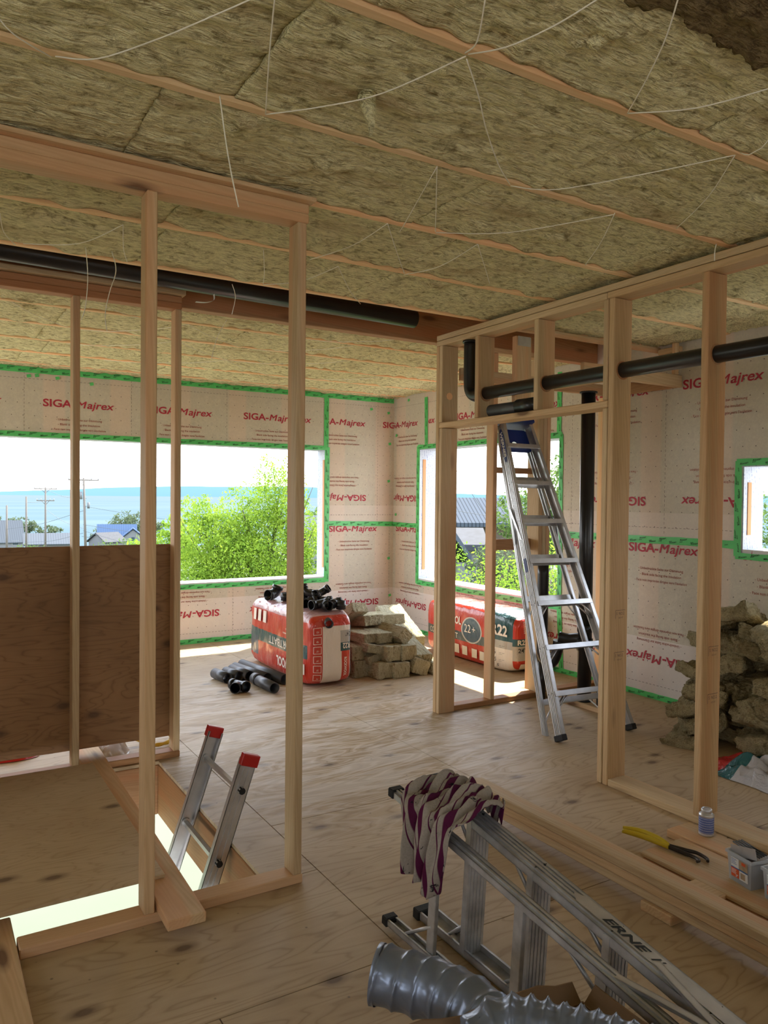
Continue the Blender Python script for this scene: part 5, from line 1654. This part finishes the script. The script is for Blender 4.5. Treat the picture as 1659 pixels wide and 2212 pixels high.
def tree(name, label, cat, base, blobs, nleaf, ls, leaf, trunk=True, seed=0, group=None, slim=1.0):
    """blobs: (centre, radii) crown lobes in world space"""
    rt = random.Random(seed)
    T = thing(name, label, cat, base, group)
    bm = bmesh.new()
    tot = sum(b[1][0] * b[1][1] * b[1][2] for b in blobs) ** 1
    for c, r_ in blobs:
        n = int(nleaf * (r_[0] * r_[1] * r_[2]) / tot)
        cl = [(Vector([rt.gauss(0, .48) for _ in range(3)])) for _ in range(max(8, n // 26))]
        for _ in range(n):
            q = rt.choice(cl) + Vector([rt.gauss(0, .13) for _ in range(3)])
            if q.length > 1.15: q = q.normalized() * rt.uniform(.85, 1.12)
            p = Vector((c[0] + q.x * r_[0], c[1] + q.y * r_[1], c[2] + q.z * r_[2]))
            a = Vector([rt.gauss(0, 1) for _ in range(3)]).normalized(); b = a.orthogonal().normalized()
            b = Matrix.Rotation(rt.uniform(0, 6.3), 3, a) @ b
            s_ = ls * rt.uniform(.6, 1.3)
            vs = [bm.verts.new(p - b * s_), bm.verts.new(p + a.cross(b) * s_ * .42 * slim), bm.verts.new(p + b * s_), bm.verts.new(p - a.cross(b) * s_ * .42 * slim)]
            bm.faces.new(vs)
    mk('foliage', bm, leaf, T)
    if trunk:
        bm = bmesh.new(); bz = Vector(base)
        for c, r_ in blobs:
            c = Vector(c)
            tube(bm, smooth_path([bz, bz.lerp(c, .5) + Vector((rt.uniform(-.1, .1), 0, 0)) * r_[0], c], 4), .05, 7, radii=[(r_[0] * .07) * (1 - .6 * i / 9) for i in range(9)])
            for _ in range(5):
                e = c + Vector([rt.gauss(0, .5) * k for k in r_])
                st_ = bz.lerp(c, rt.uniform(.5, .95))
                tube(bm, [st_, st_.lerp(e, .5) + Vector((0, 0, -.05 * r_[2])), e], .02, 5, radii=[r_[0] * .035, r_[0] * .022, r_[0] * .01])
        mk('trunk', bm, 'bark', T)
    return T
tree('leafy_tree', 'large bright yellow green tree close outside the back window', 'tree', (6.3, 15.9, -3.2),
     [((6.4, 15.9, .15), (1.35, 1.1, 1.0)), ((5.6, 16.3, .5), (.8, .8, .75)), ((6.8, 15.7, 1.5), (.62, .6, .95)), ((5.35, 16.5, 1.05), (.5, .5, .55)), ((5.3, 16.4, -.3), (.9, .8, .7)), ((7.4, 15.5, .7), (.45, .5, .8)), ((6.2, 15.9, 1.0), (.7, .6, .8)), ((7.2, 15.4, -.4), (.7, .6, .5))],
     40000, .040, 'leaf_y', seed=3, slim=.85)
tree('leafy_shrub', 'bright green bush below the large tree, left of the far studs', 'bush', (10.9, 40.2, -4.6), [((10.9, 40.2, -1.6), (1.8, 1.5, 1.2)), ((11.8, 39.8, -.4), (1.0, 1, 1.1)), ((9.3, 40.6, -2.4), (1.6, 1.2, .8))], 5000, .13, 'leaf_b', seed=4)
tree('leafy_tree', 'pale olive round tree by the sea beside the blue roofed house', 'tree', (53.5, 236.6, -16), [((54, 236, -8.0), (6.5, 5, 4.4)), ((48.5, 238, -10.5), (4.5, 4, 3)), ((60, 233, -9.0), (4.5, 4, 3.6))], 5000, .42, 'leaf_o', seed=5)
tree('leafy_tree', 'pale trees at the far left edge behind the grey roof', 'tree', (19, 222, -15), [((15.5, 223, -7.2), (4.5, 4, 3)), ((23, 221, -7.5), (4, 4, 2.8)), ((30, 220, -8.5), (3, 4, 2))], 3600, .42, 'leaf_o', seed=6)
tree('leafy_tree', 'dark tree over the grey gabled house right of the tall stud', 'tree', (39.8, 81.1, -7), [((39.9, 81.1, -1.4), (1.3, 1.2, 1.5))], 1500, .16, 'leaf_g', seed=7)
tree('leafy_hedge', 'dense bright green hedge seen through the right window', 'hedge', (8.3, 10.0, -3.5), [((7.3, 11.2, -.6), (.9, 1.2, 1.05)), ((8.2, 10.4, -.4), (1.0, 1.2, 1.1)), ((9.2, 9.4, -.2), (1.0, 1.2, 1.15)), ((10.2, 8.6, .0), (.9, 1, 1.1)), ((8.6, 9.9, -1.3), (2.2, 1.8, .9)), ((6.6, 12.0, -.9), (.8, 1.0, 1.0))], 44000, .036, 'leaf_b', seed=8)
tree('leafy_tree', 'airy green tree seen beside the drain stack through the right window', 'tree', (17.6, 18.7, -4), [((17.9, 18.7, 1.6), (.8, .9, 1.3)), ((17.0, 19.2, 1.0), (1.0, .9, .8)), ((18.9, 18.0, 1.9), (.8, .8, 1.4)), ((18.2, 18.5, .0), (.7, .8, .7))], 6500, .075, 'leaf_g', seed=9)
tree('leafy_tree', 'green tree seen through the small right hand window', 'tree', (28.3, 17.8, -4.4), [((28.6, 17.4, .6), (1.6, 1.5, 1.3)), ((27.2, 18.6, 1.1), (1.2, 1.2, .9)), ((29, 17, -1.2), (2.4, 2.0, 1.2)), ((30.5, 16.0, 1.4), (1.6, 1.5, 1.2))], 8000, .09, 'leaf_g', seed=10)
tree('leafy_shrub', 'yellow green shrub low in the small right hand window', 'bush', (20.5, 13.2, -3.4), [((20.5, 13.2, -.7), (1.3, 1.3, .9)), ((21.6, 12.2, -.6), (1.3, 1.3, .9))], 4000, .07, 'leaf_b', seed=12)
tree('leafy_shrub', 'pale leafy bush before the shingle roof, through the right window', 'bush', (13.0, 15.6, -3.6), [((12.9, 15.7, -.25), (.65, .6, .55)), ((13.7, 15.0, -.6), (.7, .6, .5))], 3500, .05, 'leaf_o', seed=13)
for k_, (x, y, z, r_, lf_, nm) in enumerate([(17.2, 150, -9.6, 3.0, 'leaf_g', 'dark green palm like shrub at far left'), (21.0, 130, -8.4, 2.0, 'leaf_r', 'orange flowering shrub at far left'), (30.5, 140, -9.5, 4.0, 'leaf_g', 'green shrub row in front of the grey roofs'), (36, 150, -9.8, 3.6, 'leaf_o', 'pale shrub before the blue roofed house'), (12.6, 125, -9.0, 2.2, 'leaf_b', 'small yellow green shrub at the left edge'), (27, 60, -5.2, 2.2, 'leaf_g', 'green shrub at the foot of the grey gabled house')]):
    tree('leafy_shrub', nm, 'bush', (x, y, z - r_), [((x, y, z), (r_ * 1.5, r_, r_ * .75))], 1600, r_ * .07, lf_, trunk=False, seed=20 + k_)

# houses
M['wallgrey'] = flat('grey_siding', (.14, .145, .15), .8); M['wallgreen'] = flat('pale_green_wall', (.16, .19, .13), .8)
M['glassdark'] = flat('dark_window', (.03, .05, .06), .2); M['trimw'] = flat('white_trim', (.22, .22, .22), .6)
M['woodsid'] = flat('weathered_board_siding', (.085, .068, .048), .85, var=.25, vscale=1.5); M['sheath'] = flat('orange_sheathing', (.22, .10, .04), .8)
M['shingle'] = flat('dark_shingles', (.03, .035, .045), .8, var=.4, vscale=3)
def metalroof(name, c1, c2, rib=.22):
    m, g = newmat(name)
    p = g.n('SeparateXYZ', {0: g.n('TexCoord').outputs['Object']})
    st = g.m('PINGPONG', p.outputs[0], rib)
    g.out(g.mix(g.ramp(g.m('DIVIDE', st, rib), [(0, 1.0), (.22, 1.0), (.32, 0.0)]), c1, c2), .85, 0.0, spec=.05); return m
M['roofblue'] = metalroof('blue_metal_roof', (.045, .075, .135), (.07, .10, .16)); M['roofgrey'] = metalroof('grey_metal_roof', (.06, .072, .088), (.028, .034, .042), .085); M['roofdark'] = metalroof('dull_grey_roof', (.075, .085, .095), (.06, .065, .075))
def house(label, c, rot, L, W, base, eave, ridge, roof, wall, wins=(), over=.4, name='house', dormer=None):
    """gable house: ridge along local x"""
    mt = Matrix.Translation((c[0], c[1], 0)) @ Matrix.Rotation(rot, 4, 'Z')
    T = thing(name, label, 'house', mat=mt)
    bm = bmesh.new()
    for x0, x1 in ((-L / 2, L / 2),):
        pr = [(-W / 2, base), (W / 2, base), (W / 2, eave), (0, ridge - .05), (-W / 2, eave)]
        a = [bm.verts.new((x0, y, z)) for y, z in pr]; b = [bm.verts.new((x1, y, z)) for y, z in pr]
        bm.faces.new(a); bm.faces.new(b)
        for k in range(5): bm.faces.new((a[k], a[(k + 1) % 5], b[(k + 1) % 5], b[k]))
    o = mk('wall', bm, wall); o.parent = T
    bm = bmesh.new(); sl_ = (ridge - eave) / (W / 2)
    for s_ in (-1, 1):
        y1_, z1_ = s_ * (W / 2 + over), eave - sl_ * over
        q = [(-L / 2 - over, 0, ridge), (L / 2 + over, 0, ridge), (L / 2 + over, y1_, z1_), (-L / 2 - over, y1_, z1_)]
        a = [bm.verts.new(v) for v in q]; b = [bm.verts.new((v[0], v[1], v[2] + .18)) for v in q]
        bm.faces.new(a); bm.faces.new(b)
        for k in range(4): bm.faces.new((a[k], a[(k + 1) % 4], b[(k + 1) % 4], b[k]))
    o = mk('roof', bm, roof); o.parent = T
    for (x, side, z, w_, h_) in wins:
        bm = bmesh.new()
        if side in (-1, 1): box(bm, (x - w_ / 2, side * (W / 2) - .05, z), (x + w_ / 2, side * (W / 2) + .05, z + h_))
        else: box(bm, (side / 2 * L - .05, x - w_ / 2, z), (side / 2 * L + .05, x + w_ / 2, z + h_))
        f_ = mk('window', bm, 'trimw'); f_.parent = T
        bm = bmesh.new()
        if side in (-1, 1): box(bm, (x - w_ / 2 + .12, side * (W / 2) - .08, z + .12), (x + w_ / 2 - .12, side * (W / 2) + .08, z + h_ - .12))
        else: box(bm, (side / 2 * L - .08, x - w_ / 2 + .12, z + .12), (side / 2 * L + .08, x + w_ / 2 - .12, z + h_ - .12))
        g2_ = mk('pane', bm, 'glassdark'); g2_.parent = f_
    return T
hb = house('house with bright blue ridged metal roof and gabled wing by the sea', (45, 209, 0), -.22, 9, 7, -17, -10.2, -6.4, 'roofblue', 'wallgrey', [(1, -1, -13, 1.2, 1.4)], .5)
# its gabled wing
bm = bmesh.new(); 
for (y0, y1_) in ((-7.5, 0),):
    pr = [(1.2, -17), (6.6, -17), (6.6, -9.6), (3.9, -7.4), (1.2, -9.6)]
    a = [bm.verts.new((x, y0, z)) for x, z in pr]; b = [bm.verts.new((x, y1_, z)) for x, z in pr]
    bm.faces.new(a); bm.faces.new(b)
    for k in range(5): bm.faces.new((a[k], a[(k + 1) % 5], b[(k + 1) % 5], b[k]))
o = mk('wing', bm, 'wallgrey'); o.parent = hb
bm = bmesh.new()
for s_ in (-1, 1):
    q = [(3.9, -7.9, -7.2), (3.9, 0, -7.2), (3.9 + s_ * 3.2, 0, -9.8), (3.9 + s_ * 3.2, -7.9, -9.8)]
    a = [bm.verts.new(v) for v in q]; b = [bm.verts.new((v[0], v[1], v[2] + .25)) for v in q]
    bm.faces.new(a); bm.faces.new(b)
    for k in range(4): bm.faces.new((a[k], a[(k + 1) % 4], b[(k + 1) % 4], b[k]))
o = mk('wing_roof', bm, 'roofblue'); o.parent = hb
bm = bmesh.new(); box(bm, (3.5, -7.56, -10.2), (4.3, -7.48, -9.3)); o = mk('wing_window', bm, 'glassdark'); o.parent = hb
house('grey house with steep pale roof at the left edge', (16.5, 190, 0), .05, 7, 8, -16, -9, -4.6, 'roofdark', 'wallgrey', [(1.8, -1, -9.8, 1.4, 1.0)], .3)
house('low grey roofed house between the power poles', (22, 163, 0), -.1, 8, 7, -13, -8.0, -6.3, 'roofdark', 'wallgrey', (), .5)
house('low dark roofed house left of the blue roof', (33.5, 165, 0), .5, 5, 5, -13, -8.0, -6.4, 'shingle', 'wallgrey', (), .4)
house('grey gabled house with white window right of the tall stud', (28.2, 54.4, 0), -.45, 4.2, 5, -7, -1.2, -.1, 'roofdark', 'wallgrey', [(-1.0, -1, -2.6, .8, 1.2)], .3)
house('large board sided house with ridged grey metal roof seen through the right window', (22.0, 28.8, 0), -.42, 6.6, 4.6, -4, .45, 1.40, 'roofgrey', 'woodsid', [(-.6, -1, -.05, .5, .32)], .35)
house('low building with pale ridged metal roof at the left of the right window', (10.9, 17.3, 0), -1.0, 2.6, 2.4, -4, -.05, .62, 'roofgrey', 'wallgreen', (), .3)
house('low dark shingled roof just above the bushes, through the right window', (14.2, 20.6, 0), -.55, 3.0, 2.2, -4, .05, .42, 'shingle', 'wallgrey', (), .3)

# power poles
M['pole'] = flat('weathered_pole', (.12, .105, .09), .9)
def polething(label, x, y, top_, arms, box_=False, lean=0.0):
    b_ = ground_z(x, y) - .5
    T = thing('power_pole', label, 'power pole', (x, y, b_))
    bm = bmesh.new(); tube(bm, [(x, y, b_), (x - lean, y, top_)], .16, 10, radii=[.2, .13]); mk('pole', bm, 'pole', T)
    for dz, hl in arms:
        bm = bmesh.new(); box(bm, (x - lean - hl, y - .08, top_ - dz - .08), (x - lean + hl, y + .02, top_ - dz + .08))
        for s_ in (-1, 1): tube(bm, [(x - lean + s_ * hl * .45, y, top_ - dz), (x - lean, y, top_ - dz - .7)], .04, 5)
        c_ = mk('crossarm', bm, 'pole', T)
        bm = bmesh.new()
        for s_ in (-.95, -.5, .5, .95): tube(bm, [(x - lean + s_ * hl, y, top_ - dz), (x - lean + s_ * hl, y, top_ - dz + .35)], .07, 6)
        i_ = mk('insulators', bm, 'trimw'); i_.parent = c_; i_.location = -c_.location + Vector((0, 0, 0)) - T.location
    if box_:
        bm = bmesh.new(); tube(bm, [(x - lean - .45, y, top_ - 2.8), (x - lean - .45, y, top_ - 1.8)], .28, 12); mk('transformer', bm, 'wallgrey', T)
        bm = bmesh.new(); tube(bm, [(x - lean + .6, y, top_ - 4.0), (x - lean + .6, y, top_ - 3.2)], .16, 8); mk('switch', bm, 'wallgrey', T)
    return T
polething('double crossarm wooden power pole, second from the left', 18.6, 140.9, 2.7, [(.3, 1.8), (2.3, 1.4)])
polething('leaning power pole with transformer right of the far left stud', 18.9, 105.8, 3.7, [(.3, 1.9)], True, .35)
polething('plain wooden pole left of the double crossarm pole', 14.6, 131.6, 1.1, [])
polething('plain short pole at the left edge', 12.0, 133.2, -.3, [])
M['wire'] = flat('power_wire', (.08, .09, .10), .7)
W_ = [((18.6, 140.9, 2.4), (18.9, 105.8, 1.0)), ((14.6, 131.6, .2), (18.6, 140.9, .4)), ((18.6, 140.9, -1.0), (18.9, 105.8, -3.0)), ((18.5, 105.8, .0), (37, 100, -2.6)), ((18.5, 105.8, -2.4), (34, 100, -4.4)), ((18.5, 105.8, -3.2), (30, 100, -6.5)), ((12, 133, -4), (18.5, 105.8, -.6)), ((14.6, 131, -6), (18.5, 105.8, -3.5)),
      ((8.5, 12, 2.6), (22, 25, -.6)), ((9.0, 12.6, 1.35), (20, 20, 1.0))]
for a, b in W_:
    a, b = Vector(a), Vector(b); bm = bmesh.new(); md = (a + b) / 2 - Vector((0, 0, (a - b).length * .015))
    tube(bm, smooth_path([a, md, b], 5), .03 if a.y > 50 else .006, 4)
    far = a.y > 50
    setp(mk('power_wire', bm, 'wire'), 'thin sagging power wire ' + ('strung between the poles over the sea' if far else 'crossing the right window view'), 'wire', 'power wires ' + ('over the sea' if far else 'across the right window'))
